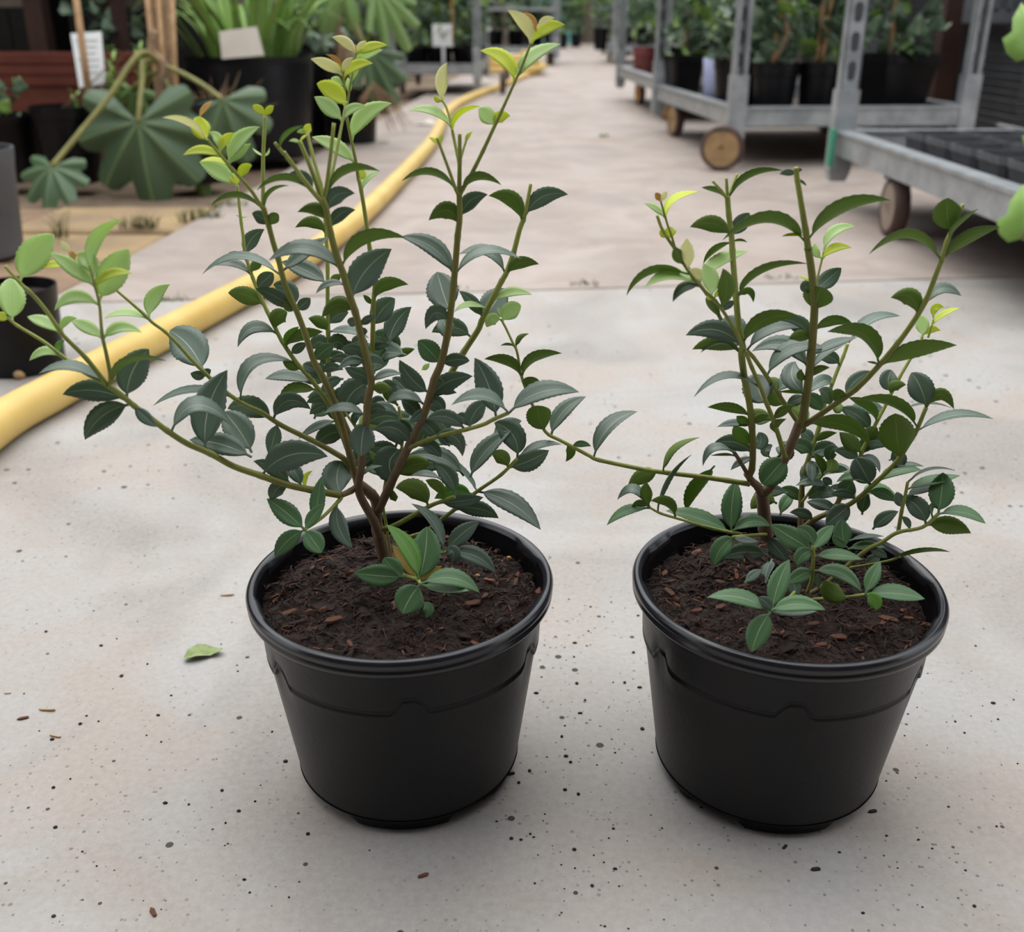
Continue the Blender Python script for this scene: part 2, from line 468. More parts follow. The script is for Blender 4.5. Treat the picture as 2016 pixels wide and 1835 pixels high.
MB().box((0.55, 25.25, 1.0), (0.04, 0.05, 0.12)).build('handle', M['grey_wood'], parent=dr, smooth=False)

# ------------------------------------------------------------------ the two potted shrubs
M['pot'] = material('black_plastic', lin(14, 14, 17), lin(19, 19, 23), 30, 0.36, 0.03, 240, spec=0.27)
M['rim'] = material('black_plastic_rim_highlight', lin(30, 31, 36), lin(38, 39, 44), 30, 0.22, 0.0, spec=0.6)  # the rim's bluish sky highlight is put into this lighter, glossier tone
M['pot_grey'] = material('grey_plastic', lin(78, 80, 84), lin(92, 94, 98), 12, 0.55)
M['soil'] = material('wet_compost', lin(32, 23, 19), lin(72, 51, 42), 90, 0.9, 1.0, 220, lo=0.3, hi=0.75)
M['fibre'] = material('compost_fibre', lin(74, 52, 42), lin(36, 26, 21), 120, 0.85)
M['chip'] = material('bark_chip_brown', lin(128, 84, 60), lin(86, 54, 42), 90, 0.8, 0.4, 300)
M['chip_dark'] = material('bark_chip_dark', lin(60, 40, 32), lin(40, 28, 24), 90, 0.8, 0.4, 300)
M['chip_red'] = material('bark_chip_red', lin(160, 98, 72), lin(120, 70, 54), 90, 0.8, 0.4, 300)
M['straw_chip'] = material('pale_wood_sliver', lin(206, 176, 140), lin(180, 146, 112), 90, 0.7)
M['pellet'] = material('fertiliser_pellet', lin(190, 138, 78), lin(168, 116, 62), 90, 0.45)

POT_R, POT_H, POT_B = 0.1033, 0.1544, 0.0774
SOIL_Z = POT_H - 0.016
def arch(a, centres, half, fl=0.35):
    best = 0.0
    for c in centres:
        d = abs((a - c + math.pi) % (2 * math.pi) - math.pi)
        if d < half: best = max(best, min(1.0, (half - d) / (half * fl)))
    return best * best * (3 - 2 * best)
def nursery_pot(root, loc, phase, feet):
    x, y = loc
    c = Vector((x, y, 0)); H, R = POT_H, POT_R
    rb = R - 0.0062                                      # body radius right below the rim
    zs0 = H * 0.70
    notch = [phase + k * math.pi / 3 for k in range(6)]
    zs = lambda off: (lambda a: zs0 + off + 0.0100 * arch(a, notch, 0.115, 0.55))
    def wall(z): return POT_B + (rb - 0.0045 - POT_B) * (z / zs0)
    foot = lambda off: (lambda a: off + 0.0045 * arch(a, feet, 0.30, 0.25))
    prof = [(POT_B - 0.010, 0.006), (POT_B - 0.007, foot(0.0008)), (POT_B - 0.004, foot(0.0)), (POT_B - 0.0025, foot(0.0015)), (POT_B - 0.0005, 0.0105), (lambda a: wall(0.012) + 0.0006, 0.0120)]
    for t in (0.1, 0.3, 0.5, 0.7, 0.85): prof.append((wall(zs0 * t), zs0 * t))
    prof += [(wall(zs0 - 0.004), zs(-0.0045)), (wall(zs0) + 0.0001, zs(-0.0016)), (wall(zs0) + 0.0013, zs(-0.0010)), (wall(zs0) + 0.0015, zs(0.0003)), (wall(zs0) + 0.0009, zs(0.0012)),
             (wall(zs0) + 0.0008, zs(0.0034)), (wall(zs0) + 0.0014, zs(0.0040)), (wall(zs0) + 0.0018, zs(0.0052)),
             (rb - 0.0020, H * 0.845), (rb - 0.0004, H * 0.875), (rb, H * 0.90), (rb + 0.0008, H - 0.0125)]
    body = MB().lathe(prof, c, 144).disc(c + Vector((0, 0, 0.006)), POT_B - 0.009, 48, flip=True)
    # inside of the wall
    ins = [(rb - 0.0012, H - 0.004), (rb - 0.0016, H - 0.012), (rb - 0.004, H * 0.86), (rb - 0.0055, H * 0.80), (rb - 0.008, zs0 - 0.004)]
    body.lathe(ins[::-1], c, 96)
    p = body.build('pot', M['pot'], parent=root, sharp=50)
    rim = MB()
    lump = lambda a: 0.0009 * arch(a, [phase + 0.3 + k * math.pi / 4 for k in range(8)], 0.17)
    rim.lathe([(rb + 0.0006, H - 0.0135), (R - 0.0022, H - 0.0128), (R - 0.0006, H - 0.0105), (R - 0.0004, H - 0.0086), (R - 0.0015, H - 0.0074), (R - 0.0015, H - 0.0068),
               (R - 0.0001, H - 0.0054), (R, H - 0.0030), (R - 0.0010, H - 0.0010), (R - 0.0028, H), (R - 0.0045, H - 0.0004), (lambda a: rb - 0.0004 - 2 * lump(a), H - 0.0022), (lambda a: rb - 0.0012 - 2.4 * lump(a), H - 0.0065), (rb - 0.0014, H - 0.0105)], c, 144)
    r_ = rim.build('rim', M['rim'], parent=p, sharp=60); r_['label'] = 'rolled black pot rim'
    return p

CHIPS = []
def chip_meshes():
    r = random.Random(9)
    for mt in ('chip', 'chip_dark', 'chip_red', 'chip', 'straw_chip'):
        for k in range(2):
            mb = MB(); n = 6; top = []; bot = []
            for i in range(n):
                a = 2 * math.pi * i / n
                x = math.copysign(abs(math.cos(a)) ** 0.6, math.cos(a)) * r.uniform(0.8, 1.15); y = math.copysign(abs(math.sin(a)) ** 0.6, math.sin(a)) * r.uniform(0.3, 0.5) * (0.4 if mt == 'straw_chip' else 1)
                top.append(Vector((x * 0.85, y * 0.85, 0.14 + r.uniform(-0.05, 0.08)))); bot.append(Vector((x, y, -0.12 + r.uniform(-0.04, 0.04))))
            mb.v = top + bot
            mb.face(range(n)); mb.face([n + i for i in range(n)][::-1])
            for i in range(n): mb.face((n + i, n + (i + 1) % n, (i + 1) % n, i))
            CHIPS.append(mb.mesh('bark_chip', M[mt], smooth=False))
chip_meshes()
def soil_height(x, y, seed):
    q = Vector((x * 22 + seed, y * 22, seed * 0.7))
    q2 = Vector((x * 75, y * 75 + seed, 3.1))
    q3 = Vector((x * 210, y * 210 + seed, 7.7))
    return noise.noise(q) * 0.0075 + noise.noise(q2) * 0.0058 + noise.noise(q3) * 0.0026
def soil_bed(root, loc, seed, pellets, chips_px):
    c = Vector((loc[0], loc[1], SOIL_Z)); Rm = POT_R - 0.0085
    mb = MB(); nr, na = 46, 150
    mb.v.append(c + Vector((0, 0, soil_height(c.x, c.y, seed))))
    for i in range(1, nr + 1):
        r = Rm * i / nr
        for k in range(na):
            a = 2 * math.pi * k / na
            x, y = c.x + r * math.cos(a), c.y + r * math.sin(a)
            edge = -0.004 * max(0, (i / nr - 0.86) / 0.14) ** 2 + 0.004 * (1 - (i / nr) ** 2)
            mb.v.append(Vector((x, y, c.z + soil_height(x, y, seed) + edge)))
    for k in range(na): mb.face((0, 1 + k, 1 + (k + 1) % na))
    for i in range(nr - 1):
        for k in range(na):
            a = 1 + i * na + k; b = 1 + i * na + (k + 1) % na
            mb.face((a, a + na, b + na, b))
    soil = mb.build('compost', M['soil'], parent=root); soil['label'] = 'dark brown bark compost filling the pot'
    r = random.Random(seed)
    def top(x, y): return c.z + soil_height(x, y, seed) + 0.003 * (1 - ((x - c.x) ** 2 + (y - c.y) ** 2) / Rm ** 2)
    fb = MB()
    for k in range(2200):
        rr = Rm * 0.97 * math.sqrt(r.random()); a = r.uniform(0, 6.283)
        x, y = c.x + rr * math.cos(a), c.y + rr * math.sin(a); l = r.uniform(0.003, 0.013); b = r.uniform(0, 6.283)
        d = Vector((math.cos(b), math.sin(b), r.uniform(-0.25, 0.5))) * l
        p = Vector((x, y, top(x, y) + 0.0008))
        s = Vector((-d.y, d.x, 0)).normalized() * l * r.uniform(-0.35, 0.35)
        wdt = r.choice((0.00016, 0.0002, 0.0003, 0.0004, 0.0008))
        fb.tube([p - d / 2, p + s * 0.5 + Vector((0, 0, 0.0012)), p + d / 2], [wdt * 0.6, wdt, wdt * 0.4], 4, mat=0 if r.random() < 0.72 else (1 if r.random() < 0.6 else 2))
    f = fb.build('compost_fibres', [M['fibre'], M['chip_dark'], M['chip']], parent=soil); f['kind'] = 'stuff'
    for k in range(75):
        rr = Rm * 0.95 * math.sqrt(r.random()); a = r.uniform(0, 6.283)
        x, y = c.x + rr * math.cos(a), c.y + rr * math.sin(a)
        L_ = r.choice((0.003, 0.004, 0.005, 0.007, 0.009)) * r.uniform(0.7, 1.1)
        link_mesh('bark_chip', CHIPS[r.choice((0, 1, 2, 3, 2, 3, 2, 3, 6, 7, 4))], soil, (x, y, top(x, y) + 0.001), (r.uniform(-0.5, 0.5), r.uniform(-0.5, 0.5), r.uniform(0, 6.28)), (L_, L_ * r.uniform(0.5, 1.0), L_ * r.uniform(0.4, 0.9)))
    for (u, v, l, ang, kind) in chips_px:
        p = at_z(u, v, SOIL_Z + 0.003); L_ = l * depth_of(p) / FPX * 0.5
        link_mesh('bark_chip', CHIPS[kind], soil, (p.x, p.y, top(p.x, p.y) + 0.0025), (0.25, 0.1, ang), (L_, L_ * 0.9, L_ * 0.6))
    for (u, v) in pellets:
        p = at_z(u, v, SOIL_Z + 0.003); p.z = top(p.x, p.y) + 0.0015
        o = MB().ellipsoid(p, (0.0021, 0.0021, 0.002)).build('fertiliser_pellet', M['pellet'], parent=soil)
    return soil

def stem_material():
    m = bpy.data.materials.new('shrub_bark_and_green_stem'); m.use_nodes = True
    nt = m.node_tree; N = nt.nodes.new; L = nt.links.new; b = nt.nodes['Principled BSDF']
    at = N('ShaderNodeAttribute'); at.attribute_name = 'age'
    r = N('ShaderNodeValToRGB'); e = r.color_ramp.elements
    e[0].position = 0.0; e[0].color = (*lin(128, 104, 84), 1)
    e[1].position = 1.0; e[1].color = (*lin(180, 190, 98), 1)
    for pos, c in ((0.10, lin(122, 98, 72)), (0.24, lin(122, 112, 58)), (0.5, lin(140, 148, 66))):
        k = e.new(pos); k.color = (*c, 1)
    tc = N('ShaderNodeTexCoord'); nz = N('ShaderNodeTexNoise'); nz.inputs['Scale'].default_value = 220; nz.inputs['Detail'].default_value = 6
    mp = N('ShaderNodeMapping'); mp.inputs['Scale'].default_value = (1, 1, 0.25)
    L(tc.outputs['Object'], mp.inputs[0]); L(mp.outputs[0], nz.inputs['Vector'])
    mx = N('ShaderNodeMix'); mx.data_type = 'RGBA'; mx.blend_type = 'MULTIPLY'; mx.inputs['Factor'].default_value = 0.35
    L(at.outputs['Fac'], r.inputs[0]); L(r.outputs[0], mx.inputs['A'])
    r2 = N('ShaderNodeValToRGB'); r2.color_ramp.elements[0].position = 0.3; r2.color_ramp.elements[0].color = (0.45, 0.42, 0.4, 1); r2.color_ramp.elements[1].position = 0.65; r2.color_ramp.elements[1].color = (1.1, 1.1, 1.1, 1)
    L(nz.outputs['Fac'], r2.inputs[0]); L(r2.outputs[0], mx.inputs['B']); L(mx.outputs['Result'], b.inputs['Base Color'])
    b.inputs['Roughness'].default_value = 0.6
    bp = N('ShaderNodeBump'); bp.inputs['Strength'].default_value = 0.3; bp.inputs['Distance'].default_value = 0.001
    L(nz.outputs['Fac'], bp.inputs['Height']); L(bp.outputs[0], b.inputs['Normal'])
    return m
M['stem'] = stem_material()

class Shrub:
    def __init__(s, root, loc, seed):
        s.root, s.loc, s.nodes, s.rng = root, loc, [], random.Random(seed)
    def inside(s, p): return (p.x - s.loc[0]) ** 2 + (p.y - s.loc[1]) ** 2 < (POT_R - 0.004) ** 2
    def point(s, u, v, yoff):
        p = at_y(u, v, s.loc[1] + yoff)
        if s.inside(p) and p.z < SOIL_Z + 0.004:
            q = at_z(u, v, SOIL_Z + 0.005)
            if q.y < p.y: p = q
        return p
    def branch(s, name, pts, r0, r1, y0, y1, a0, a1, cut=False):
        """pts: pixels along the branch; radii in pixels; depth offsets in mm from the pot's axis"""
        n = len(pts); acc = [0.0]
        for i in range(1, n): acc.append(acc[-1] + math.hypot(pts[i][0] - pts[i - 1][0], pts[i][1] - pts[i - 1][1]))
        rows = []
        for (q, d) in zip(pts, acc):
            t = d / acc[-1]
            rows.append((q[0], q[1], (y0 + (y1 - y0) * t) / 1000, r0 + (r1 - r0) * t, a0 + (a1 - a0) * t))
        rows = smooth_path(rows, 5)
        P, R, A = [], [], []
        for (u, v, yo, rr, ag) in rows:
            p = at_y(u, v, s.loc[1] + yo)
            P.append(p); R.append(px(p, rr)); A.append(ag)
            s.nodes.append((u, v, yo))
        k = 8
        for i in range(len(R)):                                 # swollen nodes
            if i % 10 == 5: R[i] *= 1.12
        mb = MB().tube(P, R, k)
        o = mb.build(name, M['stem'], parent=s.root)
        att = o.data.attributes.new('age', 'FLOAT', 'POINT')
        att.data.foreach_set('value', [a for a in A for _ in range(k)])
        return o
    def near(s, u, v):
        return min(s.nodes, key=lambda q: (q[0] - u) ** 2 + (q[1] - v) ** 2)
    def leaf(s, b, m, t, w, kind, dy=None, yo=None):
        fam, side = KIND[kind]
        n0 = s.near(*b)
        y0 = (n0[2] if yo is None else yo)
        d = math.hypot(n0[0] - b[0], n0[1] - b[1])
        if d < 24: b = (b[0] + (n0[0] - b[0]) * 0.85, b[1] + (n0[1] - b[1]) * 0.85)
        else: y0 += s.rng.uniform(-0.008, 0.012)
        B = s.point(b[0], b[1], y0)
        dv = px(B, b[1] - t[1]); du = px(B, t[0] - b[0])          # rise and sideways run in metres
        if dy is None:
            k = 0.55 if side > 0 else -0.6
            dy = k * dv + s.rng.uniform(-0.28, 0.28) * abs(du)
        Y0 = B.y - s.loc[1]
        T = s.point(t[0], t[1], Y0 + dy); Mm = s.point(m[0], m[1], Y0 + dy * 0.5)
        build_leaf(s.root, B, Mm, T, px(Mm, w * 1.08), fam, side, s.rng)

LEAF_PROF = []
def _prof(e1, e2):
    f = lambda u: (max(u, 0) ** e1) * (max(1 - u, 0) ** e2)
    mxv = max(f(i / 200) for i in range(201))
    return lambda u: f(u) / mxv
PROFS = (_prof(0.70, 0.98), _prof(0.64, 0.80), _prof(0.60, 0.66))
def build_leaf(root, B, Mm, T, w, fam, side, rng, ns=23, name='leaf'):
    l1, l2 = (Mm - B).length, (T - Mm).length
    t0 = min(0.7, max(0.3, l1 / (l1 + l2 + 1e-9)))
    C = (Mm - B * (1 - t0) ** 2 - T * t0 ** 2) / (2 * t0 * (1 - t0))
    L_ = l1 + l2
    w = min(w, 0.92 * L_); W = max(w, 0.33 * L_); cphi = min(1.0, w / W); phi = math.acos(cphi)
    PROF = PROFS[0 if W < 0.46 * L_ else (1 if W < 0.66 * L_ else 2)]
    mb = MB(); uvs = []
    s0 = 0.09; pet = min(0.0008, 0.025 * L_ + 0.0003)
    rows = []
    fold = rng.uniform(0.12, 0.30); sgn = None
    for i in range(ns + 1):
        q = i / ns
        p = B * (1 - q) ** 2 + C * 2 * q * (1 - q) + T * q * q
        t = ((C - B) * (1 - q) + (T - C) * q).normalized()
        view = (CAM - p).normalized()
        a = t.cross(view)
        a = a.normalized() if a.length > 1e-4 else Vector((1, 0, 0))
        bb = a.cross(t).normalized()                           # roughly towards the viewer's side
        if bb.dot(view) < 0: bb = -bb
        if sgn is None:                                         # tilt so that the upper face looks at the sky
            best = None
            for sg in (1, -1):
                sv = a * math.cos(phi) + bb * math.sin(phi) * sg
                nn = sv.cross(t)
                if nn.dot(view) < 0: nn = -nn
                nn = nn * side
                if best is None or nn.z > best[0]: best = (nn.z, sg)
            sgn = best[1]
        sv = (a * math.cos(phi) + bb * math.sin(phi) * sgn).normalized()
        nn = sv.cross(t).normalized()
        if nn.dot(view) < 0: nn = -nn
        nn = nn * side
        if q <= s0:
            hw = pet; th = pet * 0.8
        else:
            u = (q - s0) / (1 - s0)
            hw = max(pet * (1 - u) * 0.8 + 0.00006, 0.5 * W * PROF(u))
            th = 0.00016 + max(0, 0.10 - (q - s0)) * pet * 6
            if 0.25 < u < 0.97: hw *= 1 + (0.05 if i % 2 else -0.025)
        lift = 0.0 if q <= s0 else fold
        rows.append((p, sv, nn, hw, th, q, lift))
    ks = (-1, -0.55, 0, 0.55, 1)
    for sh in (1, -1):
        for (p, sv, nn, hw, th, q, lift) in rows:
            for k in ks:
                mb.v.append(p + sv * (hw * k) + nn * (hw * lift * (abs(k) ** 1.4) + sh * th * (1 - 0.6 * abs(k))))
                uvs.append((0.5 + k * 0.5, q))
    n5 = 5 * (ns + 1)
    for i in range(ns):
        for j in range(4):
            a = i * 5 + j
            mb.face((a, a + 1, a + 6, a + 5), 0)
            mb.face((n5 + a, n5 + a + 5, n5 + a + 6, n5 + a + 1), 1)
        a, b = i * 5, i * 5 + 4
        mb.face((a, a + 5, n5 + a + 5, n5 + a), 0); mb.face((b, n5 + b, n5 + b + 5, b + 5), 0)
    o = mb.build(name, list(LEAFMAT[fam]), parent=root)
    uvl = o.data.uv_layers.new(name='UVMap')
    vi = [0] * len(o.data.loops); o.data.loops.foreach_get('vertex_index', vi)
    uvl.data.foreach_set('uv', [c for v in vi for c in uvs[v]])
    if fam == 'yellowing': o['label'] = 'yellowing leaf low on the shrub'
    return o

CROP = {'L1': (0, 380, .28338), 'L2': (300, 180, .21798), 'L3': (600, 0, .26786), 'L4': (300, 440, .25068), 'L5': (700, 440, .25068),
        'L6': (460, 800, .2507), 'L7': (760, 800, .25063), 'L8': (420, 0, .2381), 'R1': (1200, 320, .23978), 'R2': (1540, 320, .23978),
        'R3': (1180, 700, .22888), 'R4': (1540, 700, .23978), 'R5': (1200, 960, .3373)}
def leaves(sh, crop, text):
    x0, y0, k = CROP[crop]
    for rec in text.split(';'):
        q = rec.split()
        if not q: continue
        c = [float(v) for v in q[:7]]
        ex = {e[0]: float(e[2:]) / 1000 for e in q[8:]}           # d=tip depth change, y=depth offset (mm)
        sh.leaf((x0 + c[0] * k, y0 + c[1] * k), (x0 + c[2] * k, y0 + c[3] * k), (x0 + c[4] * k, y0 + c[5] * k), c[6] * k, q[7], ex.get('d'), ex.get('y'))

# ---------------- left shrub
LOC_L = (-0.0753, 0.6025)
left = empty('potted_shrub', (LOC_L[0], LOC_L[1], 0), 'taller evergreen shrub in a black nursery pot, left of the two', 'potted plant', 'two evergreen shrubs in black pots')
nursery_pot(left, LOC_L, math.radians(-82), [math.radians(a) for a in (-48, 20, 90, 160, 230)])
soil_bed(left, LOC_L, 11, [(985, 1070), (1002, 1098), (940, 1128)],
         [(930, 1190, 42, 0.6, 6), (955, 1182, 26, 1.2, 0), (617, 1136, 20, 1.5, 0), (690, 1130, 26, 1.0, 1), (660, 1235, 45, 0.7, 1), (640, 1205, 60, 0.1, 2), (935, 1260, 26, -0.6, 4), (945, 1276, 28, 0.2, 4), (690, 1278, 26, -1.0, 1),
          (1062, 1160, 36, 1.1, 4), (1010, 1120, 34, 0.4, 1), (540, 1140, 22, 0.4, 1), (590, 1075, 18, 0.5, 0), (985, 1094, 28, 0.1, 1), (650, 1278, 16, 0.1, 6), (825, 1010, 40, 0.2, 4)])
S = Shrub(left, LOC_L, 5)
br = S.branch
br('main_stem', [(758, 1102), (743, 1041), (741, 992), (731, 973), (707, 953)], 13, 10, 25, 20, 0, 0.05)
br('main_stem', [(748, 1060), (736, 1026), (711, 980), (706, 955), (711, 920), (713, 895), (720, 840), (724, 791), (731, 751), (724, 716), (711, 661), (699, 613), (686, 575), (676, 540), (663, 503), (651, 460), (642, 411), (633.5, 392)], 8.5, 6.5, 18, -30, 0, 0.5)
br('shoot', [(634, 398), (610, 370), (583, 333), (559, 300)], 5, 4, -30, -50, 0.55, 0.8)
br('shoot', [(559, 303), (550, 292), (541, 281)], 3.5, 3, -50, -52, 0.7, 0.85)
br('shoot', [(634, 398), (627, 372), (609.5, 324), (590, 278)], 5.2, 4.4, -30, -28, 0.5, 0.8)
br('shoot', [(636, 396), (631, 361), (618, 315), (605, 262)], 4, 3.4, -26, -10, 0.6, 0.9)
br('shoot', [(636, 396), (642, 372), (649, 319.5), (657.5, 242)], 4.6, 3.8, -28, -22, 0.5, 0.8)
br('shoot', [(638, 396), (646.6, 372), (657, 328), (668, 271), (676, 230), (682, 200)], 3.8, 2.6, -24, 5, 0.6, 0.9)
br('branch', [(728, 765), (733, 691), (734, 653), (735, 600), (738, 545), (728, 490), (720, 430), (711, 375), (706, 352)], 5.5, 4, 40, 45, 0.35, 0.75)
br('shoot', [(706, 355), (701, 321), (694, 286), (684, 238), (680, 202), (677, 160), (672, 135)], 3.8, 2, 45, 42, 0.6, 0.8)
br('shoot', [(683, 210), (690, 165), (697, 128), (701, 104)], 2.6, 1.8, 44, 50, 0.6, 0.75)
br('main_stem', [(745, 1005), (768, 955), (790, 908), (806, 877), (835, 816), (855, 748), (868, 716), (880.5, 661), (887, 615), (893, 560), (897, 515), (901, 465), (905, 429), (904, 378)], 9, 6, 20, 5, 0, 0.45)
br('shoot', [(904, 382), (905, 316), (905, 264)], 5, 4, 5, 5, 0.4, 0.7)
br('shoot', [(904, 322), (892, 265), (885, 230), (876, 206), (868, 196)], 3.6, 2.2, 5, 25, 0.6, 0.8)
br('shoot', [(906, 318), (912, 295), (923, 262)], 2.6, 2.2, 5, 15, 0.7, 0.95)
br('shoot', [(902, 382), (897, 372), (884, 335), (865, 284), (860, 272)], 3.8, 3, 4, -12, 0.55, 0.8)
br('shoot', [(906, 382), (911, 372), (927, 345), (951, 297), (971, 254), (986, 222), (1010, 169), (1026, 134), (1045, 86)], 4.6, 2.4, 5, 10, 0.5, 0.6)
br('branch', [(840, 800), (868, 765), (890, 731), (913, 693), (941, 650), (948, 633), (968, 590), (988, 553), (998, 535), (1011, 498), (1023, 452), (1031, 432)], 6.5, 5, 18, 45, 0.35, 0.7)
br('shoot', [(1031, 436), (1038, 400), (1045, 362)], 4, 3.6, 45, 48, 0.7, 0.9)
br('branch', [(704, 955), (690, 900), (665, 810), (636, 743), (618, 711), (601, 658), (583, 610), (571, 585), (558, 550), (548, 510), (538, 478), (529, 444), (519, 409)], 7, 5.2, 22, -5, 0.15, 0.55)
br('shoot', [(519, 413), (509, 398), (492, 372), (461, 337), (431, 302), (409, 276)], 4, 2.6, -5, -30, 0.6, 0.75)
br('shoot', [(519, 413), (518, 390), (518, 319), (520, 267), (522, 228)], 4.2, 3.4, -5, 5, 0.65, 0.9)
br('branch', [(690, 900), (655, 810), (623, 761), (608, 741), (583, 713), (556, 673), (543, 648), (526, 613), (511, 580), (498, 548), (488, 518), (482, 498), (478, 460), (475, 440), (470, 394), (467, 365)], 5.5, 2.8, 25, 60, 0.3, 0.95)
br('branch', [(700, 880), (665, 800), (648, 743), (646, 653), (645, 600), (645, 528), (642, 459), (640, 430)], 5, 3.6, 30, 65, 0.25, 0.8)
br('main_stem', [(707, 955), (690, 967), (671, 975)], 6.5, 6, 18, 2, 0.05, 0.2)
br('branch', [(671, 975), (615, 965), (560, 953), (515, 937), (460, 918), (414, 893), (368, 873), (329, 848), (295, 822), (264, 799), (238, 777), (210, 757)], 7, 5.5, 2, -60, 0.35, 0.55)
br('shoot', [(210, 757), (198, 751), (159, 729), (125, 703), (85, 672), (34, 641), (15, 625)], 4.2, 2.8, -60, -50, 0.6, 0.75)
br('shoot', [(210, 757), (170, 706), (125, 661), (113, 644), (85, 604), (57, 573), (43, 561), (10, 524)], 5, 3.2, -60, -75, 0.55, 0.9)
br('shoot', [(214, 757), (218, 745), (210, 700), (201, 658), (196, 601), (187, 564), (176, 522)], 4.2, 2.2, -60, -78, 0.55, 0.8)
br('branch', [(706, 955), (683, 910), (656, 890), (610, 865), (555, 838), (513, 811), (480, 796), (440, 768), (400, 731), (375, 706), (350, 678), (325, 653), (300, 635), (283, 618), (224, 567)], 6, 2.6, 22, 15, 0.25, 0.75)
br('branch', [(806, 882), (843, 866), (875, 856), (916, 846), (951, 836), (971, 826), (1001, 813)], 5, 4, 15, -15, 0.35, 0.8)
br('branch', [(752, 1042), (775, 1036), (843, 998), (870, 987), (895, 978)], 5.5, 4, 20, 5, 0.45, 0.7)
br('branch', [(790, 1062), (835, 1048), (858, 1031), (895, 1003), (940, 967), (986, 935), (1018, 903)], 4.5, 3.5, 25, 20, 0.5, 0.75)
br('branch', [(762, 1102), (790, 1130), (820, 1140), (828, 1150)], 4, 3.5, 18, -45, 0.5, 0.9)
br('branch', [(800, 1100), (850, 1092), (878, 1086)], 3.4, 3, 0, -10, 0.5, 0.9)
br('branch', [(672, 978), (668, 985), (635, 1018), (600, 1043)], 4, 3, 2, -25, 0.6, 0.85)
br('branch', [(769, 1098), (761, 1038), (754, 985), (765, 920), (790, 850)], 3.2, 2.6, 30, 35, 0.6, 0.6)
br('branch', [(735, 880), (700, 840), (672, 800)], 3, 2.4, 25, 45, 0.5, 0.7)
br('branch', [(790, 900), (792, 850), (785, 800)], 3.4, 3, 30, 40, 0.5, 0.6)
leaves(S, 'L1', '''175 590 235 430 375 290 185 P; 97 865 80 720 70 590 165 P; 60 880 20 860 -20 830 60 Y; 660 645 520 530 345 415 105 P; 500 510 390 500 275 520 48 Y; 490 410 450 370 420 335 48 B; 520 465 505 430 480 400 40 O;
640 560 640 340 850 180 88 P; 690 565 620 480 530 430 110 P; 710 740 780 560 895 390 180 P; 655 640 760 570 920 560 58 Y; 670 770 520 720 380 815 85 P; 700 1000 600 930 490 885 85 P; 720 1000 830 940 985 970 75 P;
420 980 290 890 190 860 80 P; 425 960 470 880 535 870 50 P; 430 1100 405 1060 450 1020 40 N; 430 1145 320 1105 205 1165 60 P; 1050 850 1060 740 1180 635 98 P; 1040 880 880 835 725 870 50 P; 1430 1240 1320 1070 1180 955 235 T d=30;
905 1400 920 1240 1035 1085 185 T; 790 1320 900 1180 1155 1165 50 U; 720 1330 480 1210 270 1255 70 T; 840 1480 640 1370 435 1400 140 T; 890 1490 700 1560 590 1715 150 T; 930 1470 1010 1560 1090 1625 80 T''')
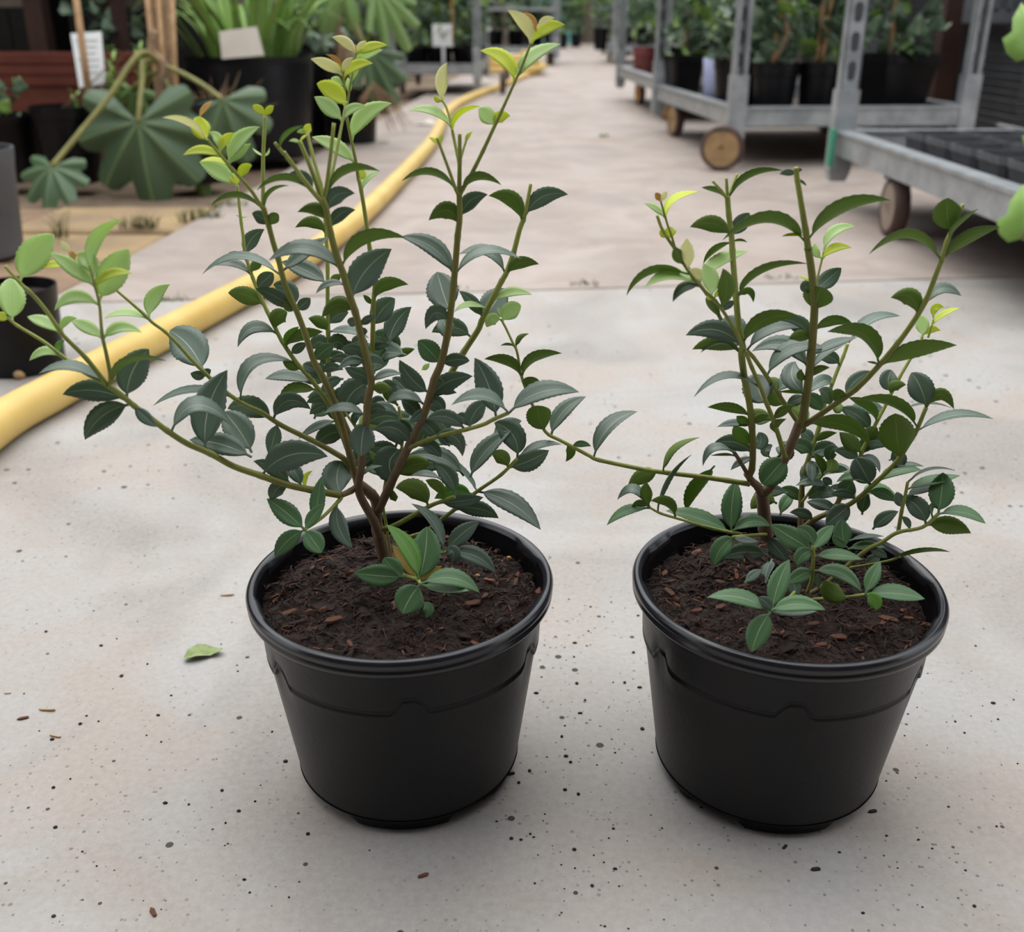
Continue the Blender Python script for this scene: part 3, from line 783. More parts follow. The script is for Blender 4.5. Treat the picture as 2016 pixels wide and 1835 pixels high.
leaves(S, 'L4', '''140 1640 330 1430 640 1600 120 T; 430 1740 440 1450 590 1150 235 T; 780 1800 680 1620 560 1480 210 T d=20; 780 1835 560 1740 290 1700 160 T; 600 1390 250 1320 8 1430 58 T; 385 1240 340 1190 300 1175 70 T; 390 1230 420 1180 460 1150 60 T;
710 1390 790 1120 1115 1090 90 T; 960 1540 780 1440 590 1455 160 T; 970 1540 1080 1390 1245 1460 130 T; 1000 1570 950 1700 920 1830 110 T; 1430 1575 1300 1600 1150 1690 60 T; 1440 1380 1320 1370 1210 1410 80 T; 1380 1450 1300 1450 1235 1500 70 T;
1650 1500 1500 1450 1345 1495 70 T; 1270 1320 1110 1310 1010 1435 90 U; 1240 1270 1060 1200 885 1220 90 T; 1690 1240 1590 1310 1510 1460 195 T; 1500 1220 1400 1250 1325 1320 80 T; 1125 1180 1080 1110 1025 1075 70 U; 975 880 790 820 670 970 90 T;
855 650 720 560 595 545 130 U; 990 810 985 740 1060 700 125 U; 1045 950 1080 880 1150 810 60 n; 1070 960 1170 880 1340 850 90 U; 1110 1010 1160 970 1210 940 70 T; 1090 690 940 560 810 510 110 T; 1130 650 1080 540 950 480 130 T;
1120 690 1060 640 1035 620 80 U; 1140 680 1180 640 1240 585 85 T; 830 500 890 440 950 390 110 T; 1060 380 1150 270 1390 110 100 T; 1470 390 1200 200 915 290 115 T; 1340 490 1230 380 1010 300 130 T; 990 430 700 275 395 395 58 T;
760 400 640 320 490 330 58 T; 720 260 650 240 570 260 35 U; 745 250 760 150 880 45 108 T; 790 380 800 340 860 290 70 U; 1520 330 1650 140 1990 115 100 U; 1590 590 1640 420 1880 200 220 T; 1430 460 1440 430 1480 400 60 U;
1510 500 1400 475 1285 550 50 T; 1585 710 1500 640 1330 740 120 U; 1400 790 1450 720 1540 700 110 T; 1385 840 1340 790 1225 745 90 U; 1400 870 1500 840 1700 900 60 T; 1390 980 1310 930 1255 985 110 T; 1400 960 1450 930 1530 1010 120 T;
1300 1060 1350 1000 1425 950 110 G; 1630 1010 1560 980 1480 995 70 T; 1650 1110 1560 1080 1460 1150 70 T; 1640 1220 1590 1170 1510 1130 90 T; 1340 1180 1400 1130 1500 1150 70 T; 1290 1190 1240 1130 1180 1110 90 T; 1720 1000 1780 960 1835 970 60 T;
1600 1580 1600 1510 1650 1500 60 T; 1690 1500 1760 1450 1835 1470 80 T; 1680 1500 1690 1420 1750 1380 50 T; 1640 800 1590 780 1530 770 70 T; 1560 640 1480 600 1400 590 60 T y=50; 1590 900 1640 860 1690 850 80 T; 1560 960 1620 930 1680 1000 100 T y=30;
1450 1050 1520 1060 1600 1080 70 T y=30; 1250 1200 1290 1150 1350 1100 80 T; 1560 1350 1500 1330 1430 1370 90 T y=35; 1760 1320 1800 1290 1870 1310 90 U''')
leaves(S, 'L5', '''265 955 300 810 440 655 148 T; 740 390 620 200 350 105 130 T; 730 700 690 550 640 380 235 T d=25; 725 770 640 700 550 830 120 T; 805 420 960 235 1300 280 70 T; 1155 380 1030 220 815 240 80 T; 1210 400 1290 310 1440 320 90 U;
985 720 910 610 815 530 90 T; 1000 760 1080 640 1170 510 200 T d=25; 950 640 850 650 775 695 45 P; 1120 640 1250 540 1385 560 70 P; 1260 970 1280 900 1360 865 40 U; 
520 1340 440 1220 345 1070 130 T; 550 1350 700 1260 920 1200 138 T; 640 1100 590 1010 490 920 150 G; 690 1110 790 1070 895 1080 100 T; 480 1390 350 1350 240 1420 80 T; 550 1370 640 1400 695 1480 90 T; 480 1550 570 1590 640 1680 120 T;
150 1120 240 1050 345 1040 60 T; 300 1050 380 1010 465 985 60 U; 150 1240 250 1180 365 1185 60 T; 460 1400 380 1290 290 1210 120 T; 460 1500 420 1420 360 1390 110 T; 100 1510 210 1440 340 1515 80 T; 650 1350 720 1320 795 1330 50 T;
790 1500 850 1530 890 1590 80 T; 600 1690 780 1680 840 1830 115 T; 170 600 220 490 415 480 100 U; 150 800 200 690 310 590 155 T; 70 790 120 740 160 720 60 T; 100 640 90 590 60 560 40 U; 115 1000 190 960 270 960 60 T;
1240 1480 1470 1320 1755 1325 140 T; 1195 1470 1000 1360 755 1425 90 T; 1100 1500 1050 1290 935 1055 190 T; 900 1590 940 1480 1030 1400 128 T; 850 1620 720 1520 555 1540 110 T; 430 1620 340 1590 250 1640 90 T y=20; 520 1150 560 1120 580 1100 40 P;
330 1330 260 1280 200 1300 100 T y=30; 600 1300 660 1250 580 1230 60 T; 380 1760 300 1640 140 1620 130 T; 300 1400 250 1330 220 1280 80 U y=35; 520 1450 480 1520 420 1560 70 T; 240 1420 180 1400 130 1440 90 T y=30; 700 1500 640 1450 580 1460 70 T; 740 1750 690 1700 640 1650 60 T''')
leaves(S, 'L6', '''225 520 420 390 740 395 215 T; 530 560 470 500 405 445 105 T; 460 550 300 480 155 430 110 T; 570 630 555 560 620 505 40 Y; 470 580 350 640 300 740 110 T; 850 690 810 560 850 430 215 T d=20; 640 890 660 740 690 550 110 G; 545 960 420 840 260 725 150 G;
550 970 620 870 720 760 90 G; 555 980 420 1060 325 1190 130 G; 570 980 630 1060 690 1150 150 G; 820 760 820 930 935 1115 130 T; 920 205 760 215 650 310 140 T; 1025 130 1010 250 1000 390 185 T; 1400 300 1260 170 1095 190 120 T; 1340 330 1230 420 1275 590 230 T;
1030 560 1060 500 1170 470 30 T; 1320 1410 1150 1330 945 1310 165 G y=-30; 1330 1400 1250 1270 1180 1190 140 G y=-25''')
leaves(S, 'L7', '''1040 370 1000 230 850 130 175 T; 660 560 760 380 990 190 128 T; 980 480 1120 430 1280 345 150 T; 1080 380 1220 310 1380 300 58 T; 935 470 910 400 830 370 108 U; 610 545 420 400 165 390 128 T; 270 260 360 320 430 400 100 T; 560 630 480 530 370 450 128 T;
680 690 540 670 380 725 120 N; 340 770 210 640 75 640 148 U; 100 560 220 460 345 450 150 U; 430 570 310 530 195 545 50 T; 440 670 380 610 310 580 80 U; 740 690 980 760 1215 970 150 T; 440 780 580 745 765 715 108 T; 540 840 700 800 885 880 118 T;
510 1070 610 990 735 905 128 T; 490 1070 520 1140 515 1225 108 T; 560 1160 710 1180 860 1310 128 T; 440 1100 360 900 200 765 80 T; 270 1330 170 1120 0 930 128 N y=-40; 290 1340 310 1140 320 945 225 G y=-38 d=20; 250 1350 150 1220 50 1090 105 K y=-25; 290 1350 370 1300 440 1250 70 K y=-25;
240 1420 180 1520 130 1630 215 G y=-50; 310 1380 520 1350 735 1465 128 G y=-48; 290 1440 470 1430 655 1450 80 G y=-45; 290 1540 330 1580 310 1665 80 G y=-50; 700 650 640 560 480 380 40 T; 80 650 60 720 40 640 60 U''')
leaves(S, 'L2', '''490 445 440 340 420 225 155 Y; 420 390 330 290 90 238 58 B; 430 235 470 160 545 90 45 O; 640 510 590 420 510 370 80 P; 655 520 660 430 745 378 75 Y; 720 640 760 480 970 320 118 P; 720 640 780 560 890 470 80 P; 630 610 480 540 280 575 75 Y;
740 850 600 720 425 640 145 P; 700 690 600 630 430 635 40 Y; 760 850 740 780 720 740 90 Y; 770 800 820 710 900 665 85 Y; 970 1060 760 945 530 1030 52 U; 1035 1030 1090 900 1230 850 35 U; 1480 940 1240 800 945 890 62 U; 1470 900 1380 790 1200 770 108 T;
1630 1240 1680 1120 1835 1070 108 T; 1590 1180 1520 1080 1310 1090 112 U; 1540 1290 1480 1190 1290 1230 100 U; 1040 1220 1010 1160 900 1100 110 T; 1050 1210 1090 1150 1140 1110 95 U; 1020 215 960 160 905 130 70 Y; 1030 210 1060 160 1095 130 60 Y;
990 600 940 550 905 510 20 P; 1020 600 1045 560 1055 510 20 P; 1175 480 1240 370 1360 312 38 n; 1410 400 1400 340 1430 295 70 Y; 1390 390 1340 360 1305 370 40 P; 1330 470 1290 445 1235 450 30 P; 1350 450 1370 410 1400 390 20 Y; 1780 660 1640 490 1440 412 118 P;
810 1140 780 1125 750 1120 16 P; 820 1140 840 1130 860 1135 16 P''')
leaves(S, 'L8', '''945 1600 1080 1430 1375 1415 70 U; 960 1740 1010 1620 1170 1600 128 T; 1040 1000 960 890 835 800 118 P; 1090 890 1020 780 855 693 145 Y; 1070 1010 1130 910 1265 880 68 P; 1160 1150 1220 990 1475 855 128 P; 1040 620 950 540 805 487 88 B; 1060 590 1010 550 950 515 58 Y;
1070 580 1040 510 930 450 40 O; 1070 590 1100 530 1155 475 58 B; 1080 640 1150 560 1320 525 78 Y; 1050 700 1010 670 980 640 80 P; 1110 780 1120 700 1110 640 50 P; 1170 450 1110 360 980 308 78 B; 1190 420 1215 380 1265 340 45 B; 1200 450 1270 400 1440 375 72 Y;
1180 540 1250 460 1400 415 78 P; 1150 680 1180 580 1210 540 50 P; 1190 420 1175 390 1150 370 30 O; 1200 1490 1220 1440 1240 1395 80 Y; 1180 1420 1130 1380 1085 1370 50 Y; 1240 1560 1280 1480 1380 1415 45 P''')
leaves(S, 'L3', '''1010 740 1000 590 1045 460 85 B; 1000 750 970 730 955 700 35 Y; 1000 740 1010 720 1000 700 30 Y; 1050 940 940 820 765 815 60 P; 1075 950 1140 840 1290 780 45 y; 1380 920 1340 850 1280 795 108 P; 1390 930 1410 880 1510 850 80 Y; 1530 600 1470 440 1290 373 98 Y;
1540 600 1660 430 1880 325 90 P; 1580 540 1590 460 1610 410 40 P; 1650 310 1620 190 1490 75 88 B; 1700 230 1670 150 1590 95 48 O; 1715 210 1750 160 1838 132 45 B; 1680 310 1750 220 1912 183 88 Y; 1110 1390 960 1280 715 1330 52 U; 1160 1410 1240 1315 1445 1360 60 U;
1160 1610 1200 1490 1345 1430 108 T; 1120 1660 1060 1550 910 1620 125 U; 1590 1630 1510 1460 1350 1440 108 U; 1640 1600 1740 1450 1935 1430 118 T; 980 1070 950 1030 910 1010 25 Y; 985 1060 1000 1020 1020 990 25 Y; 1180 1050 1200 1000 1235 965 30 Y''')
rf = random.Random(21)                                     # the crowded heart of the shrub
for k in range(34):
    u, v = rf.gauss(735, 70), rf.uniform(650, 930); a = rf.uniform(0, 6.28); l = rf.uniform(58, 96)
    t = (u + math.cos(a) * l, v - abs(math.sin(a)) * l * 0.7 + 12); mid = ((u + t[0]) / 2, (v + t[1]) / 2 - rf.uniform(4, 14))
    S.leaf((u, v), mid, t, rf.uniform(22, 40), rf.choice('TTTTTUG'), rf.uniform(-0.015, 0.03), rf.uniform(0.03, 0.075))

# ---------------- right shrub
LOC_R = (0.1853, 0.5984)
right = empty('potted_shrub', (LOC_R[0], LOC_R[1], 0), 'shorter bushier evergreen shrub in a black nursery pot, right of the two', 'potted plant', 'two evergreen shrubs in black pots')
nursery_pot(right, LOC_R, math.radians(-98), [math.radians(a) for a in (-130, -52, 30, 110, 190)])
soil_bed(right, LOC_R, 29, [(1600, 1262)],
         [(1318, 1165, 34, -0.9, 6), (1375, 1080, 40, 0.7, 4), (1420, 1150, 30, -0.4, 0), (1372, 1200, 30, 0.6, 6), (1615, 1278, 30, 0.4, 6), (1690, 1284, 24, 0.1, 6), (1750, 1225, 46, -0.2, 1), (1600, 1235, 32, 0.5, 6), (1520, 1262, 22, 0.2, 0),
          (1790, 1215, 26, 0.1, 1), (1650, 1262, 40, 0.2, 0), (1420, 1195, 34, 0.8, 1), (1310, 1120, 30, 1.2, 1), (1730, 1240, 26, 0.9, 0), (1480, 1240, 30, -0.7, 3)])
S = Shrub(right, LOC_R, 8)
br = S.branch
br('main_stem', [(1510, 1056), (1507, 1043), (1503, 998), (1500, 972)], 14, 12, 42, 38, 0, 0)
br('main_stem', [(1500, 975), (1492, 958), (1480, 947), (1471, 933)], 9, 7, 38, 25, 0, 0.05)
br('twig', [(1473, 936), (1458, 910), (1445, 890)], 4.5, 4, 25, 15, 0.0, 0.05)
br('branch', [(1472, 940), (1480, 924), (1482, 883), (1480, 837), (1475, 792), (1466, 746), (1460, 700), (1462, 684)], 6.5, 7, 25, -5, 0.2, 0.6)
br('branch', [(1476, 953), (1432, 946), (1375, 938), (1315, 931), (1267, 924), (1180, 906), (1160, 897), (1126, 879), (1101, 866), (1081, 856), (1068, 841), (1051, 803), (1038, 773), (1027, 741), (1018, 693), (1011, 678), (996, 646), (986, 628)], 5.5, 2.4, 25, 30, 0.4, 0.98)
br('shoot', [(1464, 690), (1452, 660), (1433, 627), (1409, 593), (1387, 572), (1363, 545), (1344, 517)], 4, 3, -8, -35, 0.65, 0.35)
br('shoot', [(1420, 630), (1400, 592), (1372, 552), (1350, 520), (1327, 488), (1305, 454), (1293.5, 424)], 4, 3.2, 5, 12, 0.6, 0.85)
br('shoot', [(1330, 492), (1322, 464), (1315, 445), (1310, 428), (1301, 397)], 2.6, 2, 10, 5, 0.6, 0.6)
br('branch', [(1464, 690), (1456, 650), (1452, 620), (1449, 584), (1445, 536), (1442, 493), (1440, 464), (1435, 423), (1432, 386)], 6.5, 5.5, -5, 20, 0.5, 0.7)
br('shoot', [(1431, 392), (1420, 375), (1403, 357)], 3, 2.6, 20, 10, 0.75, 0.95)
br('shoot', [(1432, 392), (1431, 370), (1430, 351)], 3.4, 3, 20, 20, 0.75, 0.9)
br('shoot', [(1433, 392), (1441, 370), (1452, 342)], 3.2, 2.8, 20, 26, 0.75, 0.98)
br('branch', [(1468, 692), (1480, 723), (1498, 764), (1510, 796), (1526, 837), (1546, 900)], 4, 5, -10, 15, 0.6, 0.5)
br('branch', [(1470, 690), (1482, 702), (1505, 734), (1530, 773), (1567, 826)], 4, 5, -2, 30, 0.6, 0.4)
br('main_stem', [(1501, 975), (1519, 954), (1546, 901), (1558, 874), (1574, 833)], 9, 9.5, 38, 25, 0, 0.02)
br('main_stem', [(1574, 836), (1581, 819), (1592, 746), (1597, 700), (1603, 620), (1603, 584), (1598, 536), (1591, 488)], 8.5, 7.5, 25, -10, 0.25, 0.42)
br('shoot', [(1591, 490), (1586, 454), (1576, 392), (1570, 356), (1567, 330)], 6.6, 5.2, -10, -18, 0.5, 0.75)
br('branch', [(1576, 838), (1588, 834), (1636, 801), (1684, 767), (1722, 729), (1768, 675), (1801, 629), (1823, 591), (1840, 548), (1854, 512)], 6, 5, 25, -25, 0.25, 0.7)
br('shoot', [(1854, 514), (1864, 476), (1880, 440), (1897, 402)], 5, 3.4, -25, -30, 0.7, 0.95)
br('branch', [(1545, 1075), (1600, 1025), (1674, 992), (1725, 949), (1765, 909), (1796, 863), (1804, 849), (1823, 803)], 6, 4, 40, 10, 0.1, 0.75)
br('branch', [(1640, 1005), (1684, 930), (1696, 892), (1703, 877), (1727, 829), (1746, 793), (1756, 772), (1770, 745), (1789, 712), (1811, 675), (1816, 662)], 5, 2.8, 50, 75, 0.3, 0.95)
br('shoot', [(1827, 665), (1832, 650), (1838, 628)], 2.4, 1.6, 75, 78, 0.9, 1)
br('branch', [(1575, 1060), (1578, 976), (1581, 940), (1588, 916), (1597, 887), (1612, 844), (1624, 793), (1633.5, 769), (1648, 731), (1660, 702), (1669, 677)], 6, 3.4, 60, 95, 0.1, 0.95)
br('shoot', [(1606, 570), (1610, 545), (1616, 520), (1622, 495)], 2.6, 1.8, 30, 40, 0.6, 0.6)
br('branch', [(1560, 1186), (1578, 1176), (1622, 1152), (1699, 1088), (1737, 1067), (1768, 1048), (1816, 1038), (1847, 1012)], 5, 3.6, 0, -5, 0.1, 0.7)
br('shoot', [(1768, 1050), (1775, 1007), (1782, 976), (1787, 949)], 4, 3, 0, 5, 0.3, 0.75)
br('branch', [(1508, 1052), (1480, 1054), (1443, 1057)], 3.6, 3, 35, 5, 0.5, 0.85)
br('branch', [(1460, 1052), (1400, 1040), (1349, 1025), (1301, 1011), (1278, 998)], 3.4, 2.4, 20, 0, 0.7, 0.9)
br('branch', [(1565, 1165), (1545, 1185), (1517, 1204)], 3.4, 3, -20, -78, 0.7, 0.9)
br('branch', [(1590, 1165), (1598, 1140), (1601, 1102), (1601, 1075)], 4, 3.4, -25, -45, 0.7, 0.85)
br('branch', [(1600, 1180), (1662, 1176), (1703, 1170)], 3.2, 2.8, -25, -55, 0.7, 0.9)
br('branch', [(1620, 1125), (1672, 1118), (1746, 1105), (1773, 1095)], 3, 2.4, 10, 0, 0.7, 0.9)
br('branch', [(1578, 990), (1620, 935), (1645, 912)], 3, 2.2, 60, 70, 0.6, 0.9)
leaves(S, 'R1', '''415 320 400 280 375 250 50 O; 430 310 450 270 470 235 40 B; 440 460 380 380 285 335 48 P; 470 450 500 340 735 240 58 Y; 505 620 500 570 510 530 88 Y; 460 620 435 590 415 555 40 Y; 650 885 635 760 635 620 108 B; 610 840 560 760 540 690 90 U;
930 285 860 225 755 205 45 U; 1010 280 1130 130 1420 65 55 U; 985 590 840 500 660 530 125 U; 1020 600 1070 510 1150 415 118 T; 1580 670 1290 480 930 635 98 U; 1000 660 880 710 770 830 50 U; 1030 650 1080 640 1130 655 20 U; 780 930 930 800 1135 730 98 P;
840 1080 830 960 770 830 128 P; 770 960 720 910 640 890 80 B; 910 1190 960 1030 930 870 130 U; 690 1000 510 930 290 1025 90 P; 600 940 330 915 140 1090 60 U; 850 1130 900 1070 990 1045 50 Y; 850 1130 820 1110 795 1100 40 Y; 730 1030 610 1030 520 1145 78 T;
1080 1100 1260 900 1620 830 60 U; 1090 1100 1140 1060 1180 1150 60 U; 1000 1130 960 1180 910 1220 58 T; 900 1270 840 1180 790 1110 60 U; 1090 1520 1020 1390 960 1260 215 T d=20; 1050 1510 850 1370 625 1420 148 T; 1040 1530 850 1490 680 1535 110 U; 1060 1580 940 1470 750 1560 60 T;
1130 1480 1280 1290 1560 1265 115 U; 1635 1450 1540 1320 1380 1290 128 T; 1160 1510 1330 1370 1560 1360 90 T; 1590 1690 1420 1500 1170 1550 128 T; 1280 1750 1450 1560 1780 1530 118 T; 1640 1470 1560 1420 1470 1450 90 U; 1520 90 1460 80 1395 95 50 T;
1560 130 1590 170 1615 190 20 U; 1530 80 1560 60 1580 65 30 T''')
leaves(S, 'L5', '''1155 770 1200 700 1300 645 128 P; 1140 760 1080 750 1030 815 90 P; 1240 970 1190 950 1140 960 20 U; 1295 1200 1200 1090 1010 1065 80 U; 1330 1180 1400 1060 1620 1020 78 U; 1365 1320 1380 1260 1395 1205 130 U; 1545 1650 1620 1490 1810 1360 110 T; 1490 1630 1440 1510 1430 1430 185 U; 1120 660 1130 690 1110 660 30 P; 1650 1735 1690 1780 1650 1870 70 U; 1700 1740 1780 1730 1850 1750 50 G''')
leaves(S, 'R2', '''270 640 430 420 890 310 108 U; 335 680 420 580 600 525 80 P; 330 800 400 720 570 700 65 Y; 290 790 270 720 270 660 60 P; 170 605 80 600 0 605 25 Y; 220 970 170 950 135 930 20 Y; 285 1060 340 990 485 865 128 T; 260 1080 200 1020 165 1060 100 T;
270 1215 285 1130 320 1020 290 U; 1280 790 980 610 715 750 75 U; 1365 560 1355 430 1360 290 205 U; 1350 790 1500 640 1790 530 98 U; 1400 640 1440 520 1610 380 40 U; 1095 1240 1060 1110 890 1110 138 U; 1170 1190 1300 1040 1470 1095 90 T; 1150 1400 1150 1330 1130 1250 98 P;
1230 1240 1260 1190 1330 1190 60 Y; 1210 1330 1310 1260 1455 1195 45 Y; 1150 1410 1200 1380 1300 1380 55 Y; 840 1690 1120 1540 1435 1500 128 U; 770 1650 650 1400 370 1390 125 U; 600 1420 740 1300 965 1260 80 T y=95; 290 1690 420 1530 620 1430 70 T; 270 1590 400 1500 600 1440 70 T;
470 1650 400 1600 280 1600 100 T y=90; 285 1410 380 1310 590 1340 80 U; 770 1640 740 1645 695 1635 18 U''')
leaves(S, 'R3', '''-30 850 100 600 325 482 118 T; 560 1000 630 800 860 705 58 U; 520 1330 570 1080 790 855 40 T; 525 1000 390 1030 245 1130 128 U; 990 950 850 1130 750 1335 118 U; 430 1290 400 1180 410 1090 98 U; 420 1290 270 1150 155 1240 78 T; 430 1330 230 1340 65 1460 80 G;
680 1325 560 1255 440 1250 88 U; 420 1310 350 1270 275 1305 60 U; 1110 1530 850 1400 570 1335 118 G; 1145 1500 1140 1280 1180 1065 165 G; 1130 1520 1300 1430 1470 1470 108 G; 1180 1580 1060 1640 985 1810 148 G; 1130 1640 1250 1590 1370 1600 58 T; 1450 1720 1250 1690 1035 1745 148 T;
1440 1570 1530 1660 1620 1770 138 T; 1260 510 1100 450 930 445 80 U; 1290 600 1230 560 1180 520 80 n; 1290 770 1220 690 1155 610 118 n; 1240 620 1130 590 1015 615 60 T; 1280 850 1130 740 980 760 128 T; 1120 810 980 800 890 950 70 T; 1150 880 1060 860 960 860 22 U;
1400 880 1250 900 1130 985 60 T; 1330 580 1390 530 1460 515 70 U; 1500 560 1570 480 1680 425 78 U; 1430 685 1500 610 1610 545 70 U; 1390 810 1390 740 1370 660 115 T; 1470 880 1430 820 1490 770 80 T; 1640 880 1520 970 1400 1110 215 G; 1370 270 1080 195 815 355 60 T;
1400 440 1375 300 1370 160 255 T d=20; 1710 320 1620 315 1540 310 30 U; 1620 420 1700 380 1760 350 90 T''')
leaves(S, 'R4', '''140 290 80 170 110 50 158 T d=25; 250 190 310 110 390 100 60 U; 180 200 150 160 160 110 60 U; 470 300 600 210 740 130 108 T y=40; 455 400 470 330 500 290 128 U; 770 550 700 420 545 345 80 U; 1060 560 900 400 600 365 88 U; 700 580 600 480 470 430 128 T; 210 600 500 570 720 740 125 U;
690 700 730 640 780 590 108 U; 640 810 570 720 470 630 118 U; 690 820 740 740 810 690 50 T; 955 850 940 650 930 475 260 U; 960 960 950 860 900 790 185 T; 1185 390 1120 230 1060 140 188 T d=12; 1190 400 1290 320 1410 440 98 U; 1130 620 1380 500 1730 520 68 T; 980 450 1150 400 1390 430 20 T;
890 290 870 200 900 120 128 T; 890 310 910 260 1015 240 88 U; 690 1010 650 920 600 840 185 T; 620 820 740 850 800 960 50 T; 800 1060 950 950 1140 940 90 G; 740 1070 600 990 445 1040 78 G; 880 930 1000 900 1160 910 40 T; 1040 1040 1150 960 1420 945 22 T; 1040 1100 1230 1030 1460 985 78 G;
1040 1170 1170 1100 1330 1030 70 T; 1290 1250 1310 1110 1320 960 185 G; 1160 1340 1100 1230 1000 1170 148 T; 980 1250 960 1180 940 1120 80 T; 720 1160 830 1135 935 1200 88 G; 1190 1270 1230 1230 1290 1270 40 G; 1300 1300 1480 1290 1670 1380 88 G; 1195 1400 1350 1390 1550 1460 138 U;
990 1330 1030 1370 1045 1430 50 T; 600 1260 480 1290 360 1390 148 T; 610 1170 500 1130 395 1145 70 T; 580 1110 480 1080 380 1090 50 T; 380 1090 240 1040 110 1070 60 T; 400 1220 300 1220 200 1200 90 T; 270 1350 160 1290 60 1290 80 T; 410 1060 370 1030 330 1010 60 T; 260 720 340 660 450 635 60 U;
240 790 190 740 145 705 60 U; 250 840 340 800 430 820 60 T; 600 850 520 790 420 780 90 T; 320 960 310 880 270 800 70 U; 370 970 450 930 540 940 60 T; 240 690 200 650 160 610 90 T''')
leaves(S, 'R5', '''1160 365 1060 290 940 215 118 G; 1190 320 1160 270 1090 235 80 G; 1195 370 1240 290 1310 220 75 G; 1190 370 1130 390 1095 455 80 G; 1210 410 1340 395 1475 420 65 G; 1195 490 1120 510 1040 560 82 G; 1200 490 1350 500 1470 610 80 G; 935 690 990 550 1050 420 108 G;
915 715 750 640 570 640 85 G y=-78; 935 710 1090 680 1260 715 88 G y=-78; 940 740 870 840 830 960 126 G y=-80; 930 700 900 660 865 645 60 T; 940 735 1100 735 1210 722 40 T; 1390 680 1310 620 1260 540 108 U; 1510 600 1540 510 1580 430 78 G; 1530 620 1680 620 1840 650 88 G y=-55;
1510 610 1540 650 1555 715 78 N y=-55; 1380 350 1360 270 1360 185 98 G; 1390 350 1340 320 1300 280 50 G; 1390 360 1500 340 1610 350 50 G; 1400 310 1490 290 1600 285 25 T; 1490 460 1540 420 1580 400 60 T; 1520 380 1570 380 1620 410 50 T; 1625 440 1760 385 1985 375 26 U;
790 555 840 510 890 480 50 T; 950 420 920 480 915 560 70 T; 1050 520 1080 580 1090 640 70 T; 1200 510 1215 550 1215 590 35 G; 1290 130 1220 90 1150 85 50 T''')
for k in range(36):
    u, v = rf.uniform(1500, 1720), rf.uniform(760, 1060); a = rf.uniform(0, 6.28); l = rf.uniform(50, 86)
    t = (u + math.cos(a) * l, v - abs(math.sin(a)) * l * 0.7 + 12); mid = ((u + t[0]) / 2, (v + t[1]) / 2 - rf.uniform(4, 14))
    S.leaf((u, v), mid, t, rf.uniform(18, 34), rf.choice('TTTTUUG'), rf.uniform(-0.015, 0.03), rf.uniform(0.045, 0.085))

# ------------------------------------------------------------------ yellow hose
M['hose'] = material('yellow_hose_rubber', lin(232, 200, 118), lin(218, 182, 98), 7, 0.5, 0.05, 60, detail=2)
HR = 0.0262
hz = [(-150, 955), (0, 832), (100, 775), (200, 721), (340, 648), (450, 590), (560, 532), (640, 480), (710, 425), (765, 372), (810, 325), (845, 285), (862, 258), (872, 236), (880, 222), (900, 205), (930, 190), (970, 175), (1000, 163), (1030, 150), (1060, 140)]
pts = [tuple(at_z(u, v, HR * (1 - 0.15 * (v < 250)))) for u, v in hz]
hose = MB().tube(smooth_path(pts, 6), HR, 20).build('garden_hose', M['hose'], origin=at_z(450, 590, 0))
tag(hose, 'thick yellow hose snaking up the aisle floor from lower left', 'hose')
cc = at_z(1010, 148, 0); mb = MB(); pl = []
for k in range(150):
    a = k / 150 * 6.283 * 3.2; rr = 0.30 + 0.06 * math.sin(a * 0.31)
    pl.append(cc + Vector((rr * math.cos(a) * 0.95 - 0.02, rr * 1.9 * math.sin(a) + 0.25, HR + 0.052 * (k / 48))))
coil = MB().tube(pl, HR, 10).build('hose_coil', M['hose'], origin=cc); tag(coil, 'loose coil of yellow hose lying far up the aisle', 'hose')

# ------------------------------------------------------------------ plant trolleys
M['galv'] = material('galvanised_steel', lin(176, 180, 182), lin(142, 147, 150), 14, 0.42, 0.05, 90, metal=0.3)
M['galv_dark'] = material('galvanised_slot', lin(62, 65, 68), None, rough=0.7)
M['tyre'] = material('brown_rubber_tyre', lin(92, 70, 64), lin(70, 52, 48), 12, 0.8)
M['hub'] = material('brass_wheel_disc', lin(176, 146, 104), lin(150, 122, 88), 20, 0.45, metal=0.3)
M['hub_grey'] = material('pale_wheel_disc', lin(158, 142, 126), lin(132, 116, 102), 20, 0.5)
M['hub_orange'] = material('orange_wheel_disc', lin(200, 146, 52), lin(180, 126, 44), 20, 0.5)
M['ply'] = material('trolley_deck_board', lin(96, 84, 76), lin(72, 62, 56), 5, 0.85)
M['greentag'] = material('green_plastic', lin(70, 150, 120), None, rough=0.5)

